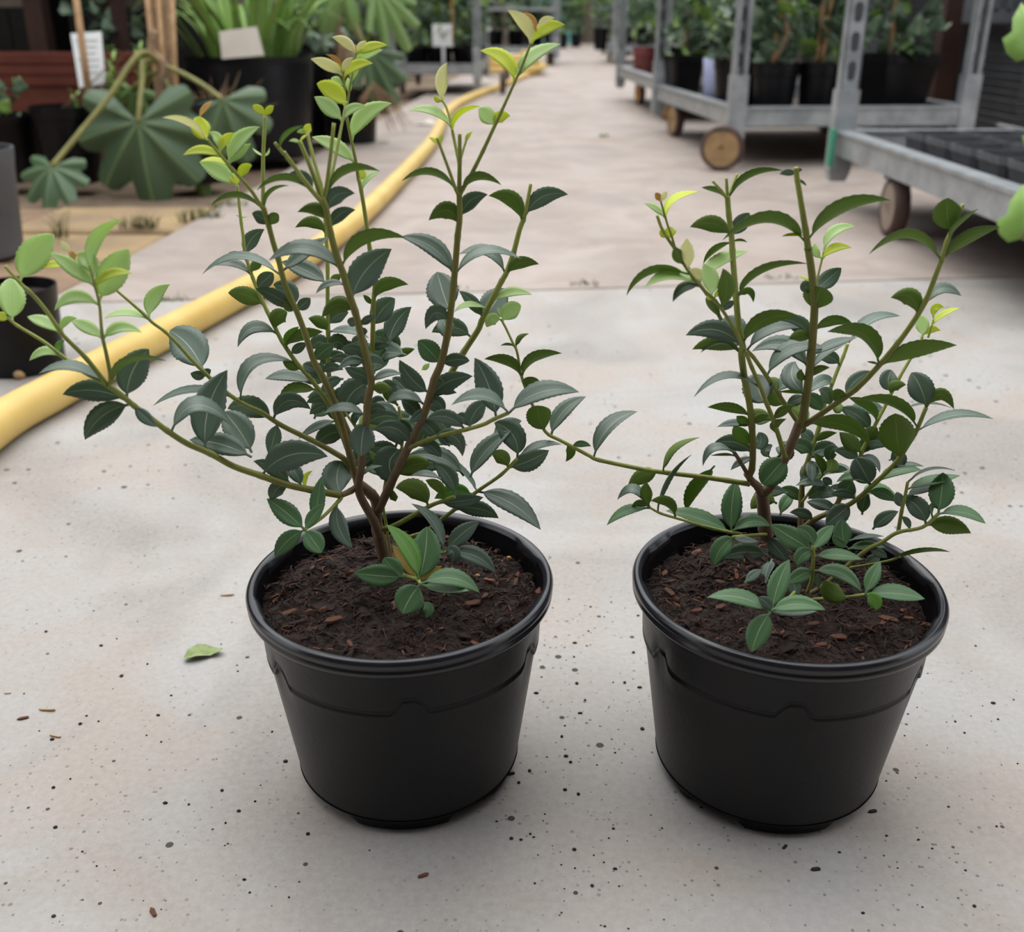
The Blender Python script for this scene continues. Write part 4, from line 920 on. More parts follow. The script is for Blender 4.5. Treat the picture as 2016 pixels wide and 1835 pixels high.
def trolley(A, ux, uy, W, D, label, hub='hub', zt=0.205, post=1.9, slots=8, casters=((0.06, 0.1), (0.8, 0.1), (0.06, 1.2), (0.8, 1.2)), wr=0.075, yaw=(0.2, 0.2, 0.2, 0.2), sleeve=(0.07, 0.32), shelf=None, flip=1):
    """A: near left corner on the ground; ux, uy: unit vectors along width and depth"""
    A = Vector(A); ux = Vector(ux).normalized(); uy = Vector(uy).normalized(); uz = Vector((0, 0, 1))
    R = Matrix((ux, uy, uz)).transposed()
    root = empty('plant_trolley', A + (ux * W + uy * D) / 2, label, 'trolley', 'galvanised plant trolleys')
    P = lambda a, b, z: A + ux * a + uy * b + uz * z
    for (a, b, sx, sy) in ((W / 2, 0, W, 0.035), (W / 2, D, W, 0.035), (0, D / 2, 0.035, D), (W, D / 2, 0.035, D)):
        mb = MB().box(P(a, b, zt - 0.03), (sx, sy, 0.06), R)
        lip = 0.008
        mb.box(P(a, b, zt + 0.003), (sx + (0.012 if sx < sy else 0), sy + (0.012 if sy < sx else 0), lip), R)
        mb.build('rail', M['galv'], parent=root, smooth=False)
    MB().box(P(W / 2, D / 2, zt - 0.062), (W - 0.04, D - 0.04, 0.012), R).build('deck', M['ply'], parent=root, smooth=False)
    for i, (a, b) in enumerate(((0, 0), (W, 0), (0, D), (W, D))):
        sl = MB().box(P(a, b, (sleeve[0] + 0.03 + sleeve[1]) / 2), (0.062, 0.05, sleeve[1] - sleeve[0] - 0.03), R)
        # pointed foot of the sleeve
        o = len(sl.v); zb = sleeve[0] + 0.03
        for q in ((-1, -1), (1, -1), (1, 1), (-1, 1)): sl.v.append(P(a + q[0] * 0.031, b + q[1] * 0.025, zb))
        for q in ((-1, -1), (1, -1), (1, 1), (-1, 1)): sl.v.append(P(a + q[0] * 0.022, b + q[1] * 0.018, sleeve[0]))
        for k in range(4): sl.face((o + k, o + (k + 1) % 4, o + 4 + (k + 1) % 4, o + 4 + k))
        sl.face((o + 4, o + 5, o + 6, o + 7))
        sl.build('post_sleeve', M['galv'], parent=root, smooth=False)
        pm = MB(); z0, z1 = sleeve[1] - 0.04, post
        pm.box(P(a, b + 0.018 * flip, (z0 + z1) / 2), (0.05, 0.004, z1 - z0), R)
        for sgn in (-1, 1):
            pm.box(P(a + sgn * 0.024, b, (z0 + z1) / 2), (0.004, 0.04, z1 - z0), R)
            pm.box(P(a + sgn * 0.019, b - 0.018 * flip, (z0 + z1) / 2), (0.012, 0.004, z1 - z0), R)
        po = pm.build('post', M['galv'], parent=root, smooth=False)
        sm = MB()
        for k in range(slots):
            zc = sleeve[1] + 0.05 + k * 0.075
            o = len(sm.v); n = 12
            for d in ((0.0155, 0.0205) if flip > 0 else (-0.0205, -0.0155)):
                for j in range(n):
                    an = 2 * math.pi * j / n
                    sm.v.append(P(a + 0.012 * math.cos(an), b + d, zc + 0.014 * math.sin(an) + math.copysign(0.012, math.sin(an))))
            sm.face(range(o, o + n)); sm.face(list(range(o + n, o + 2 * n))[::-1])
            for j in range(n): sm.face((o + j, o + (j + 1) % n, o + n + (j + 1) % n, o + n + j))
        if slots:
            s_ = sm.build('slot', M['galv_dark'], parent=po, smooth=False); s_['kind'] = 'stuff'
    for i, (ca, cb) in enumerate(casters):
        a, b = ca, cb
        c = P(a, b, wr); ang = yaw[i]
        ax = ux * math.cos(ang) + uy * math.sin(ang)              # axle direction
        fw = uz.cross(ax)
        w = MB(); n = 28; prof = [(-0.018, wr * 0.80), (-0.019, wr * 0.93), (-0.012, wr), (0.012, wr), (0.019, wr * 0.93), (0.018, wr * 0.80)]
        o = len(w.v)
        for (d, r) in prof:
            for k in range(n):
                t = 2 * math.pi * k / n
                w.v.append(c + ax * d + (fw * math.cos(t) + uz * math.sin(t)) * r)
        for q in range(len(prof) - 1):
            for k in range(n): w.face((o + q * n + k, o + q * n + (k + 1) % n, o + (q + 1) * n + (k + 1) % n, o + (q + 1) * n + k))
        wo = w.build('wheel', M['tyre'], parent=root)
        h = MB(); pr = [(-0.0175, wr * 0.82), (-0.013, wr * 0.6), (-0.017, wr * 0.28), (-0.024, wr * 0.14), (0.024, wr * 0.14), (0.017, wr * 0.28), (0.013, wr * 0.6), (0.0175, wr * 0.82)]
        for (d, r) in pr:
            for k in range(n):
                t = 2 * math.pi * k / n
                h.v.append(c + ax * d + (fw * math.cos(t) + uz * math.sin(t)) * r)
        for q in range(len(pr) - 1):
            for k in range(n): h.face((q * n + k, q * n + (k + 1) % n, (q + 1) * n + (k + 1) % n, (q + 1) * n + k))
        h.face(range(n)); h.face(list(range((len(pr) - 1) * n, len(pr) * n))[::-1])
        h.build('wheel_disc', M[hub], parent=wo)
        fk = MB(); RF = Matrix((ax, fw, uz)).transposed()
        for sgn in (1,): fk.box(c + ax * 0.026 * sgn + uz * 0.028, (0.004, 0.03, wr * 0.75 + 0.03), RF)
        fk.box(P(a, b, wr + 0.075) - uz * 0.006, (0.06, 0.05, 0.006), RF)
        fk.build('caster_fork', M['galv_dark'], parent=root, smooth=False)
    if shelf:
        for zz in shelf:
            MB().box(P(W / 2, D / 2, zz), (W - 0.03, D - 0.03, 0.03), R).build('shelf', M['galv'], parent=root, smooth=False)
    return root, P
# second trolley on the right, its near left post in front of the ivies
T2A = Vector((0.815, 3.9, 0)); T2y = Vector((-0.068, 0.998, 0)); T2x = Vector((0.998, 0.068, 0))
T2, P2 = trolley(T2A, T2x, T2y, 0.86, 1.40, 'galvanised trolley loaded with staked ivies in black pots, right of aisle', wr=0.078, yaw=(1.15, 0.15, 0.1, 0.1), casters=((-0.065, -0.09), (0.72, 0.3), (0.02, 1.08), (0.8, 1.25)))
# nearest trolley, cut by the right edge
T3A = Vector((0.948, 1.72, 0))
T3, P3 = trolley(T3A, (1, 0.0, 0), (0, 1, 0), 0.86, 1.34, 'nearest galvanised trolley carrying empty square pots, at right edge', wr=0.072, yaw=(0.1, 0.1, -0.06, 0.1), post=1.9, flip=-1, hub='hub_grey', casters=((0.35, 0.1), (0.8, 0.1), (0.01, 0.87), (0.8, 1.2)))
MB().box((0.905, 3.0, 0.17), (0.012, 0.03, 0.10)).build('green_clip', M['greentag'], parent=T3, smooth=False)
# trolley behind with the red pot
T1, P1 = trolley((0.80, 5.75, 0), (1, 0.03, 0), (-0.03, 1, 0), 0.86, 1.75, 'trolley with a dull red pot and orange wheels, behind the ivy trolley', hub='hub_orange', yaw=(0.8, 0.1, 0.1, 0.1), slots=0)
T0, P0 = trolley((1.25, 13.5, 0), (1, 0, 0), (0, 1, 0), 0.86, 1.5, 'far trolley of dark plants on the right of the aisle end', slots=0)
TL, PL_ = trolley((-0.87, 7.9, 0), (1, -0.02, 0), (0.02, 1, 0), 0.62, 1.35, 'trolley of black pots left of the aisle beside the hose', slots=0, yaw=(0.1, 0.1, 0.1, 0.1))
TF, PF = trolley((-0.32, 13.2, 0), (1, 0, 0), (0, 1, 0), 0.86, 1.3, 'far shelved trolley at the left of the aisle end', slots=0, shelf=(0.62,))

# ------------------------------------------------------------------ background pots
def round_pot(parent, c, r, h, mat='pot', rimh=0.16, taper=0.78, name='pot', soil=True, n=32):
    c = Vector(c); rb = r * taper
    mb = MB().lathe([(rb * 0.9, 0.0), (rb, 0.003), (rb + (r - rb) * (1 - rimh) * 0.9, h * (1 - rimh)), (r * 0.97, h * (1 - rimh) + 0.002), (r, h - 0.006), (r, h), (r * 0.95, h), (r * 0.93, h * 0.86)], c, n)
    mb.disc(c + Vector((0, 0, 0.001)), rb * 0.9, n, flip=True)
    p = mb.build(name, M[mat], parent=parent, sharp=45)
    if soil:
        sb = MB().disc(c + Vector((0, 0, h * 0.87)), r * 0.935, n)
        s_ = sb.build('compost', M['soil'], parent=parent, smooth=False)
    return p
def square_pot_mesh(w, h, taper=0.78, lip=0.006, t=0.003, mat='pot', bevel=0.2):
    mb = MB()
    def ring(half, z):
        o = len(mb.v); k = half * (1 - bevel)
        for (x, y) in ((-half, -k), (-k, -half), (k, -half), (half, -k), (half, k), (k, half), (-k, half), (-half, k)): mb.v.append(Vector((x, y, z)))
        return o
    hw = w / 2
    rs = [ring(hw * taper, 0), ring(hw * 0.955, h * 0.86), ring(hw, h * 0.87), ring(hw, h), ring(hw - t, h), ring(hw - t, h * 0.86), ring(hw * taper - t, 0.004)]
    for a, b in zip(rs, rs[1:]):
        for k in range(8): mb.face((a + k, a + (k + 1) % 8, b + (k + 1) % 8, b + k))
    mb.face([rs[0] + k for k in range(8)][::-1]); mb.face([rs[-1] + k for k in range(8)])
    return mb

M['ivy'] = leaf_material('ivy_leaf_green', lin(108, 138, 112), lin(170, 190, 155), 0.4, 0.55, 0.15, (0.15, 0.3, 0.05), 0.3, 0.35)
M['ivy_light'] = leaf_material('ivy_leaf_light', lin(150, 190, 96), lin(200, 220, 150), 0.45, 0.45, 0.3, (0.3, 0.5, 0.08), 0.3, 0.3)
M['ivy_dark'] = leaf_material('ivy_leaf_dark', lin(66, 92, 72), lin(120, 140, 110), 0.4, 0.5, 0.1, (0.1, 0.2, 0.04), 0.3, 0.3)
M['cane'] = material('bamboo_cane', lin(196, 160, 116), lin(168, 130, 92), 30, 0.6)
M['bark'] = material('climbing_stem_bark', lin(170, 142, 112), lin(132, 106, 82), 40, 0.85)
M['white_tag'] = material('white_plant_label', lin(240, 242, 240), lin(228, 230, 230), 8, 0.5)
M['beige_tag'] = material('beige_plant_label', lin(222, 214, 200), lin(208, 198, 184), 8, 0.6)
M['lavender'] = material('lavender_pot_label', lin(166, 172, 204), lin(150, 156, 190), 6, 0.5)
M['red_pot'] = material('dull_red_plastic', lin(128, 66, 62), lin(110, 54, 52), 8, 0.6)
M['terracotta'] = material('red_brown_planter', lin(122, 64, 50), lin(102, 52, 42), 8, 0.6)

def lobed_mesh(outline, mats, name, cup=0.12, th=0.006, rings=3):
    """a broad leaf in its own plane (stalk end at the origin, tip towards +y), cupped, with two faces"""
    mb = MB(); n = len(outline); cx_ = sum(p[0] for p in outline) / n; cy_ = sum(p[1] for p in outline) / n
    uvs = []
    for sh in (1, -1):
        mb.v.append(Vector((cx_, cy_, sh * th))); uvs.append((0.5, cy_))
        for r in range(1, rings + 1):
            f = r / rings
            for (x, y) in outline:
                X, Y = cx_ + (x - cx_) * f, cy_ + (y - cy_) * f
                mb.v.append(Vector((X, Y, -cup * ((X - cx_) ** 2 + 0.8 * (Y - cy_) ** 2) * 2 + 0.05 * abs(X) + sh * th * (1 - 0.5 * f))))
                uvs.append((0.5 + X * 0.5, Y))
    half = 1 + rings * n
    for s_, o in ((1, 0), (-1, half)):
        for k in range(n):
            a, b = o + 1 + k, o + 1 + (k + 1) % n
            mb.face((o, a, b) if s_ > 0 else (o, b, a))
        for r in range(rings - 1):
            for k in range(n):
                a = o + 1 + r * n + k; b = o + 1 + r * n + (k + 1) % n
                mb.face((a, a + n, b + n, b) if s_ > 0 else (a, b, b + n, a + n))
    e = 1 + (rings - 1) * n
    for k in range(n): mb.face((e + k, half + e + k, half + e + (k + 1) % n, e + (k + 1) % n))
    me = mb.mesh(name, mats)
    uvl = me.uv_layers.new(name='UVMap'); vi = [0] * len(me.loops); me.loops.foreach_get('vertex_index', vi)
    uvl.data.foreach_set('uv', [c for v in vi for c in uvs[v]])
    return me
IVY = [(0, 0), (0.22, -0.08), (0.42, 0.06), (0.50, 0.30), (0.34, 0.42), (0.30, 0.66), (0.0, 1.0), (-0.30, 0.66), (-0.34, 0.42), (-0.50, 0.30), (-0.42, 0.06), (-0.22, -0.08)]
IVYM = [lobed_mesh(IVY, M[k], 'leaf', 0.25, 0.01, 2) for k in ('ivy', 'ivy', 'ivy_light', 'ivy_dark')]
def leafy(root, c, rx, ry, z0, z1, n_big, n_small, size, rng, mix=(0, 0, 1, 2, 3), stuffname='foliage'):
    """single big leaves on the side one sees, the remaining small ones joined as foliage"""
    def spot(front):
        a = rng.uniform(math.pi, 2 * math.pi) if front else rng.uniform(0, 6.283); q = math.sqrt(rng.uniform(0.3 if front else 0.0, 1))
        return Vector((c[0] + rx * q * math.cos(a), c[1] + ry * q * math.sin(a), rng.uniform(z0, z1)))
    for k in range(n_big):
        s_ = size * rng.uniform(0.7, 1.25); p = spot(True)
        link_mesh('leaf', IVYM[rng.choice(mix) % 4], root, p, (rng.uniform(0.2, 1.5), rng.uniform(-0.7, 0.7), rng.uniform(2.2, 4.1)), s_)
    mb = MB(); ms = [M['ivy'], M['ivy_light'], M['ivy_dark']]
    for k in range(n_small):
        p = spot(False); s_ = size * rng.uniform(0.5, 1.0)
        Rm = Matrix.Rotation(rng.uniform(0, 6.28), 3, 'Z') @ Matrix.Rotation(rng.uniform(0.1, 1.6), 3, 'X')
        o = len(mb.v)
        for (x, y) in IVY: mb.v.append(p + Rm @ Vector((x * s_, y * s_, -0.3 * abs(x) * s_)))
        for (x, y) in IVY: mb.v.append(p + Rm @ Vector((x * s_, y * s_, -0.3 * abs(x) * s_ - 0.0012)))
        mt = rng.choice((0, 0, 2, 2, 1)); N_ = len(IVY)
        mb.face(range(o, o + N_), mt); mb.face(list(range(o + N_, o + 2 * N_))[::-1], mt)
    if n_small:
        f = mb.build(stuffname, ms, parent=root, smooth=False); f['kind'] = 'stuff'
rb_ = random.Random(77)
DK2 = 0.205 - 0.056
def staked_ivy(base, r, h, label, square=False, canes=((0, 0, 0.05),), trunk=True, ht=0.6, n_big=40, n_small=130, lav=False, group='staked ivies on the trolley', rz=0.0):
    base = Vector(base)
    root = empty('potted_ivy', base, label, 'potted plant', group)
    if square:
        me = square_pot_mesh(2 * r, h, 0.74).mesh('pot', M['pot'], smooth=False)
        link_mesh('pot', me, root, base, (0, 0, rz))
        MB().box(base + Vector((0, 0, h * 0.84)), (1.55 * r, 1.55 * r, 0.01), Matrix.Rotation(rz, 3, 'Z')).build('compost', M['soil'], parent=root, smooth=False)
    else: round_pot(root, base, r, h, rimh=0.24, taper=0.8)
    for (dx, dy, lean) in canes:
        p = base + Vector((dx, dy, h * 0.8))
        MB().tube([p, p + Vector((lean * 0.5, 0, ht * 0.55)), p + Vector((lean, 0.02, ht * 1.1))], [0.009, 0.008, 0.007], 8).build('cane', M['cane'], parent=root)
    if trunk:
        p = base + Vector((-r * 0.2, -r * 0.5, h * 0.8)); q = []
        for k in range(9): q.append(p + Vector((0.03 * math.sin(k * 1.2 + dx * 30), 0.02 * math.cos(k * 1.4), k * ht * 0.12)))
        MB().tube(smooth_path([tuple(v) for v in q], 4), 0.010, 8).build('stem', M['bark'], parent=root)
    leafy(root, base, r * 1.1, r * 1.0, base.z + h - 0.01, base.z + h + ht, n_big, n_small, 0.075, rb_)
    if lav:
        pass
    return root
def on2(u, y): return u
def deck_pt(u, y, z): 
    p = at_y(u, 150, y); p.z = z; return p
staked_ivy(deck_pt(1455, 4.36, DK2), 0.105, 0.22, 'ivy with a pale twisted stem in round black pot behind the near trolley post', canes=((-0.03, -0.06, -0.02),))
staked_ivy(deck_pt(1526, 4.16, DK2), 0.09, 0.205, 'ivy with a leaning bark stem in round pot at middle of ivy trolley', canes=((-0.03, -0.05, 0.06),), trunk=True)
staked_ivy(deck_pt(1612, 4.17, DK2), 0.078, 0.205, 'ivy tied to two bamboo canes in round black pot', canes=((-0.03, -0.045, 0.015), (-0.01, -0.05, 0.03)), trunk=False)
staked_ivy(deck_pt(1762, 4.20, DK2), 0.122, 0.235, 'ivy on a single cane in a square black pot at right of its trolley', square=True, canes=((-0.05, -0.06, -0.02),), trunk=False, rz=0.35)
staked_ivy(deck_pt(1345, 5.22, DK2), 0.083, 0.20, 'bushy ivy in a narrow black pot at the rear left of its trolley', square=True, canes=((0.0, 0.0, 0.02),), trunk=False, rz=0.2, n_big=22)
staked_ivy(deck_pt(1480, 4.75, DK2), 0.11, 0.22, 'ivy standing in the back row of the ivy trolley', canes=((0.0, 0.0, 0.02),), n_big=12)
staked_ivy(deck_pt(1660, 4.8, DK2), 0.11, 0.22, 'ivy in the back row behind the bamboo canes', canes=((0.0, 0.0, 0.02),), n_big=12)
lp = deck_pt(1397, 4.46, DK2)
lab_ = empty('pot_label_card', lp, 'lavender coloured label sleeve standing beside a black pot', 'label')
lb = MB(); o = 0
for k in range(9):
    a = math.radians(200 + k * 14)
    for z, rr in ((0.0, 0.082), (0.21, 0.102)): lb.v.append(lp + Vector((0.075 + rr * math.cos(a), 0.08 + rr * math.sin(a), z)))
    for z, rr in ((0.0, 0.084), (0.21, 0.104)): lb.v.append(lp + Vector((0.075 + rr * math.cos(a), 0.08 + rr * math.sin(a), z)))
for k in range(4):
    a, b = k * 4, k * 4 + 4
    lb.face((a, b, b + 1, a + 1)); lb.face((a + 2, a + 3, b + 3, b + 2)); lb.face((a + 1, b + 1, b + 3, a + 3)); lb.face((a, a + 2, b + 2, b))
lb.build('card', M['lavender'], parent=lab_)

# dull red pot on the trolley behind
rp_ = deck_pt(1268, 7.2, 0.15)
rr_ = empty('potted_ivy', rp_, 'leafy plant in a dull red pot on the trolley behind', 'potted plant')
round_pot(rr_, rp_, 0.082, 0.19, 'red_pot', 0.3, 0.8)
leafy(rr_, rp_, 0.1, 0.1, 0.33, 0.95, 22, 70, 0.07, rb_)
for (u, y, lab) in ((1330, 6.9, 'dark leafy plant behind the red pot'), (1420, 6.6, 'tall leafy plant at the back of the red pot trolley')):
    q = deck_pt(u, y, 0.15); e_ = empty('potted_plant', q, lab, 'potted plant', 'plants on the red pot trolley'); round_pot(e_, q, 0.1, 0.2); leafy(e_, q, 0.16, 0.14, 0.34, 1.1, 14, 110, 0.08, rb_, (0, 3, 3))

# ------------------------------------------------------------------ empty square pots on the nearest trolley
DK3 = 0.122
sqm = square_pot_mesh(0.138, 0.118, 0.74, mat='pot', bevel=0.16)
M['tray'] = material('worn_black_plastic', lin(92, 93, 96), lin(72, 73, 76), 20, 0.5)
sqm = sqm.mesh('square_pot', M['tray'], smooth=False)
for i in range(3):
    for j in range(5):
        y = 2.66 - j * 0.146; x = 1.072 + i * 0.147
        o = link_mesh('square_pot', sqm, None, (x, y, DK3 + 0.002), (0, 0, 0.01 * (i - j)))
        rown = ('row nearest the aisle', 'middle row', 'row furthest from the aisle')[i]
        posn = ('farthest', 'second farthest', 'middle', 'second nearest', 'nearest')[j]
        tag(o, 'empty square pot on near trolley, %s in the %s' % (posn, rown), 'pot', 'empty square pots on the near trolley')
bar = MB().box((1.29, 2.60, DK3 + 0.124), (0.012, 0.46, 0.006)).build('label_stick', M['galv'], smooth=False, origin=(1.29, 2.6, DK3 + 0.1)); tag(bar, 'pale metal strip lying across the square pots', 'strip')
for k, (x, y) in enumerate(((1.30, 2.90), (1.46, 2.88))):
    mb = MB(); hw = 0.075
    me = square_pot_mesh(0.15, 0.085, 0.78, bevel=0.2)
    ob = me.build('upturned_pot', M['tray'], smooth=False)
    ob.location = (x, y, DK3 + 0.002 + 0.085); ob.rotation_euler = (math.pi, 0, 0.2)
    tag(ob, ('upturned square pot at the back corner of the near trolley', 'second upturned square pot beside the upturned one')[k], 'pot')
    rd = MB().tube([(x, y, DK3 + 0.0875), (x, y, DK3 + 0.0885)], 0.012, 14).build('drain_hole', M['galv_dark']); 
    rd.parent = ob; rd.matrix_parent_inverse = (Matrix.Translation(ob.location) @ ob.rotation_euler.to_matrix().to_4x4()).inverted()
# leafy plant just outside the right edge, two leaves of it reach into view
pp = Vector((1.24, 1.86, DK3))
ov = empty('potted_ivy', pp, 'bright green leafy plant cut off by the right edge on the near trolley', 'potted plant')
round_pot(ov, pp, 0.075, 0.12)
MB().tube([pp + Vector((0, 0, 0.1)), pp + Vector((-0.02, 0, 0.25)), pp + Vector((-0.05, 0, 0.42))], [0.006, 0.005, 0.004], 8).build('stem', M['bark'], parent=ov)
for (u, v, s_, rx, rz, yy) in ((2012, 470, 0.095, 1.35, 3.1, 1.80), (2028, 112, 0.10, 1.2, 2.9, 1.9), (2060, 300, 0.09, 1.2, 3.3, 1.86), (2075, 200, 0.09, 1.0, 2.6, 1.86)):
    q = at_y(u, v, yy); c0 = pp + Vector((-0.03, 0, 0.3))
    MB().tube([c0, (c0 + q) / 2 + Vector((0, 0, 0.02)), q], [0.0035, 0.003, 0.0022], 6).build('leaf_stalk', M['bark'], parent=ov)
    link_mesh('leaf', IVYM[2], ov, q, (rx, 0.1, 0.15 if v > 400 else 0.3), s_)

# ------------------------------------------------------------------ things in the right shed
M['crate'] = material('grey_crate_plastic', lin(92, 95, 102), lin(78, 80, 86), 6, 0.6)
def tray_stack(c, w, d, n, dz, label, name='tray_stack'):
    root = empty(name, c, label, 'trays'); me = None
    me = MB().box((0, 0, dz * 0.35), (w, d, dz * 0.6)).box((0, 0, dz * 0.75), (w * 1.05, d * 1.05, dz * 0.25)).mesh('tray', M['tray'], smooth=False)
    for k in range(n): link_mesh('tray', me, root, Vector(c) + Vector((0.003 * (k % 3), 0, k * dz)), (0, 0, 0.02 * (k % 2)))
    return root
tray_stack(Vector((2.18, 4.55, 0)), 0.34, 0.5, 16, 0.03, 'tall stack of black plant trays at the right shed entrance')
tray_stack(Vector((1.92, 5.45, 0)), 0.30, 0.4, 12, 0.05, 'stack of black trays deep in the right shed')
cr = empty('plastic_crate', Vector((2.10, 4.6, 0.5)), 'grey plastic crate with slots resting on the black trays', 'crate')
cb = MB()
for (c, s_) in (((0, 0, 0.008), (0.34, 0.26, 0.016)), ((0, 0.13, 0.08), (0.36, 0.012, 0.15)), ((-0.175, 0, 0.08), (0.012, 0.26, 0.15)), ((0.175, 0, 0.08), (0.012, 0.26, 0.15)), ((0, -0.13, 0.03), (0.36, 0.012, 0.05)), ((0, -0.13, 0.145), (0.36, 0.012, 0.03))):
    cb.box(Vector((2.10, 4.6, 0.485)) + Vector(c), s_)
for k in range(7): cb.box(Vector((2.10 - 0.16 + k * 0.053, 4.6 - 0.13, 0.485 + 0.09)), (0.018, 0.012, 0.09))
cb.build('crate_body', M['crate'], parent=cr, smooth=False)
post = MB().box((1.98, 5.0, 1.1), (0.09, 0.09, 2.2)).build('shed_post', M['dark_wood'], smooth=False, origin=(1.98, 5.0, 0)); tag(post, 'dark red-brown timber post of the right shed', 'post')
gs = MB().box((2.6, 4.1, 0.01), (1.3, 1.2, 0.03)).build('mossy_sleeper', M['paver2'], smooth=False, origin=(2.6, 4.1, 0)); tag(gs, 'mossy brown boards on the ground at the right shed', 'boards')

# ------------------------------------------------------------------ plants far up the aisle
def dark_plant(u, y, z, r, h, ht, label, group, nb=8, ns=140, size=0.1, mix=(0, 3, 3), pot='pot'):
    q = deck_pt(u, y, z); e_ = empty('potted_plant', q, label, 'potted plant', group)
    round_pot(e_, q, r, h, pot); leafy(e_, q, r * 1.25, r * 1.25, z + h, z + h + ht, nb, ns, size, rb_, mix); return e_
for k, (u, y) in enumerate(((822, 8.15), (868, 8.12), (915, 8.15), (935, 8.62), (845, 8.9))):
    dark_plant(u, y, 0.15, 0.095, 0.17, 0.75, ('leftmost dark potted plant on the trolley beside the hose', 'dark potted plant behind the pale green label', 'dark potted plant at the right of the label', 'dark potted plant by the right post of the hose trolley', 'dark potted plant in the back row of the hose trolley')[k], 'dark plants on the hose trolley')
q = deck_pt(874, 8.0, 0.40)
tg = MB().box(q, (0.15, 0.006, 0.15)).build('plant_label', M['white_tag'], smooth=False, origin=q); tag(tg, 'pale square label among pots on the trolley beside the hose', 'label')
q2 = q - Vector((0, -0.004, 0.13)); MB().box(q2, (0.02, 0.004, 0.17)).build('stake', M['white_tag'], parent=tg, smooth=False)
q = deck_pt(893, 8.0, 0.74)
ofl = MB().ellipsoid(q, (0.06, 0.05, 0.05)).ellipsoid(q + Vector((0.03, 0.02, 0.05)), (0.05, 0.04, 0.04)).tube([q - Vector((0, 0, 0.40)), q], 0.006, 6).build('orange_flower', M['hub_orange'], origin=q - Vector((0, 0, 0.4))); tag(ofl, 'orange flower head above the trolley beside the hose', 'flower')
for k, (u, y) in enumerate(((976, 13.6), (1015, 13.6), (1054, 13.7))): dark_plant(u, y, 0.15, 0.10, 0.24, 0.6, ('far dark plant left on the shelved trolley', 'far dark plant in the middle of the shelved trolley', 'far dark plant right on the shelved trolley')[k], 'plants on the far shelved trolley', 3, 80, 0.12)
for k, (u, y) in enumerate(((1180, 14.0), (1222, 14.0), (1264, 14.1))): dark_plant(u, y, 0.15, 0.10, 0.26, 1.0, ('far dark plant left on the right hand far trolley', 'far dark plant in the middle of the right hand far trolley', 'far dark plant right on the right hand far trolley')[k], 'plants on the far right trolley', 3, 130, 0.12)
for k, (u, y) in enumerate(((1080, 22.0), (1106, 21.4), (1132, 22.3))): dark_plant(u, y, 0, 0.12, 0.25, 0.9, ('light green bush left of the turquoise door', 'light green bush in front of the turquoise door', 'light green bush right of the turquoise door')[k], 'light green bushes at the aisle end', 4, 160, 0.16, (2, 2, 0))
for k, (x, y, w) in enumerate(((-2.2, 17.0, 1.0), (-1.4, 18, 1.0), (3.0, 17.5, 1.2), (2.3, 19, 1.0), (-1.1, 11.0, 0.7), (-1.9, 10.5, 0.8), (2.2, 9.5, 0.7), (2.3, 11.5, 0.8), (0.2, 20, 0.5), (-0.6, 16.5, 0.6), (1.7, 17, 0.6))):
    c0 = Vector((x, y, 0)); e_ = empty('tall_plant', c0, 'tall dark leafy plant in the %s distance' % ('left far', 'far left middle', 'right far', 'right middle', 'left near trolley', 'left wall', 'right shed', 'right aisle', 'centre', 'centre left', 'centre right')[k], 'potted plant', 'tall plants far up the aisle')
    round_pot(e_, c0, 0.2, 0.28); leafy(e_, c0, w * 0.5, w * 0.45, 0.28, 1.7, 0, 420, 0.15, rb_)

# ------------------------------------------------------------------ left side: pots, planters and big leaved plants
def gp(u, v, z=0.0): return at_z(u, v, z)
# timber and pipes in the dark of the shed
for k, (u, y, w, lab, mt) in enumerate(((75, 4.6, 0.075, 'dark brown timber upright at the far left of the shed', 'dark_wood'), (235, 4.6, 0.05, 'red-brown timber upright behind the plant label', 'dark_wood'), (118, 4.7, 0.07, 'black pipe standing beside the shed upright', 'pot'))):
    p = at_y(u, 40, y); p.z = 0
    o = (MB().box(p + Vector((0, 0, 1.1)), (w, w, 2.2)) if mt == 'dark_wood' else MB().tube([p, p + Vector((0, 0, 2.2))], w * 0.5, 16)).build('shed_upright', M[mt], smooth=(mt != 'dark_wood'), origin=p)
    tag(o, lab, 'post')
p = at_y(100, 5, 4.75)
o = MB().box(p + Vector((0, 0.02, 0.0)), (1.9, 0.10, 0.035)).build('shelf_board', M['grey_wood'], smooth=False, origin=p); tag(o, 'pale shelf board in the dark left shed', 'shelf')
# stacked window-box planters
c = at_y(75, 160, 3.95); c.z = 0
pb = empty('planter_stack', c, 'red-brown window-box planters nested in each other behind the black pots', 'planter')
def trough(cz, L0, L1, W0, W1, h, rim):
    mb = MB(); o = len(mb.v)
    for (l, w, z) in ((L0, W0, 0), (L1, W1, h - rim), (L1 + 0.02, W1 + 0.02, h - rim), (L1 + 0.03, W1 + 0.03, h), (L1 - 0.01, W1 - 0.01, h), (L1 - 0.02, W1 - 0.02, h * 0.7)):
        for (x, y) in ((-1, -1), (1, -1), (1, 1), (-1, 1)): mb.v.append(c + Vector((x * l / 2, y * w / 2, cz + z)))
    for r in range(5):
        for k in range(4): mb.face((o + r * 4 + k, o + r * 4 + (k + 1) % 4, o + r * 4 + 4 + (k + 1) % 4, o + r * 4 + 4 + k))
    mb.face((o + 3, o + 2, o + 1, o)); mb.face((o + 20, o + 21, o + 22, o + 23))
    return mb
for k in range(3): trough(0.02 + k * 0.036, 0.56, 0.74, 0.2, 0.26, 0.30, 0.03).build('planter', M['terracotta'], parent=pb, smooth=False)
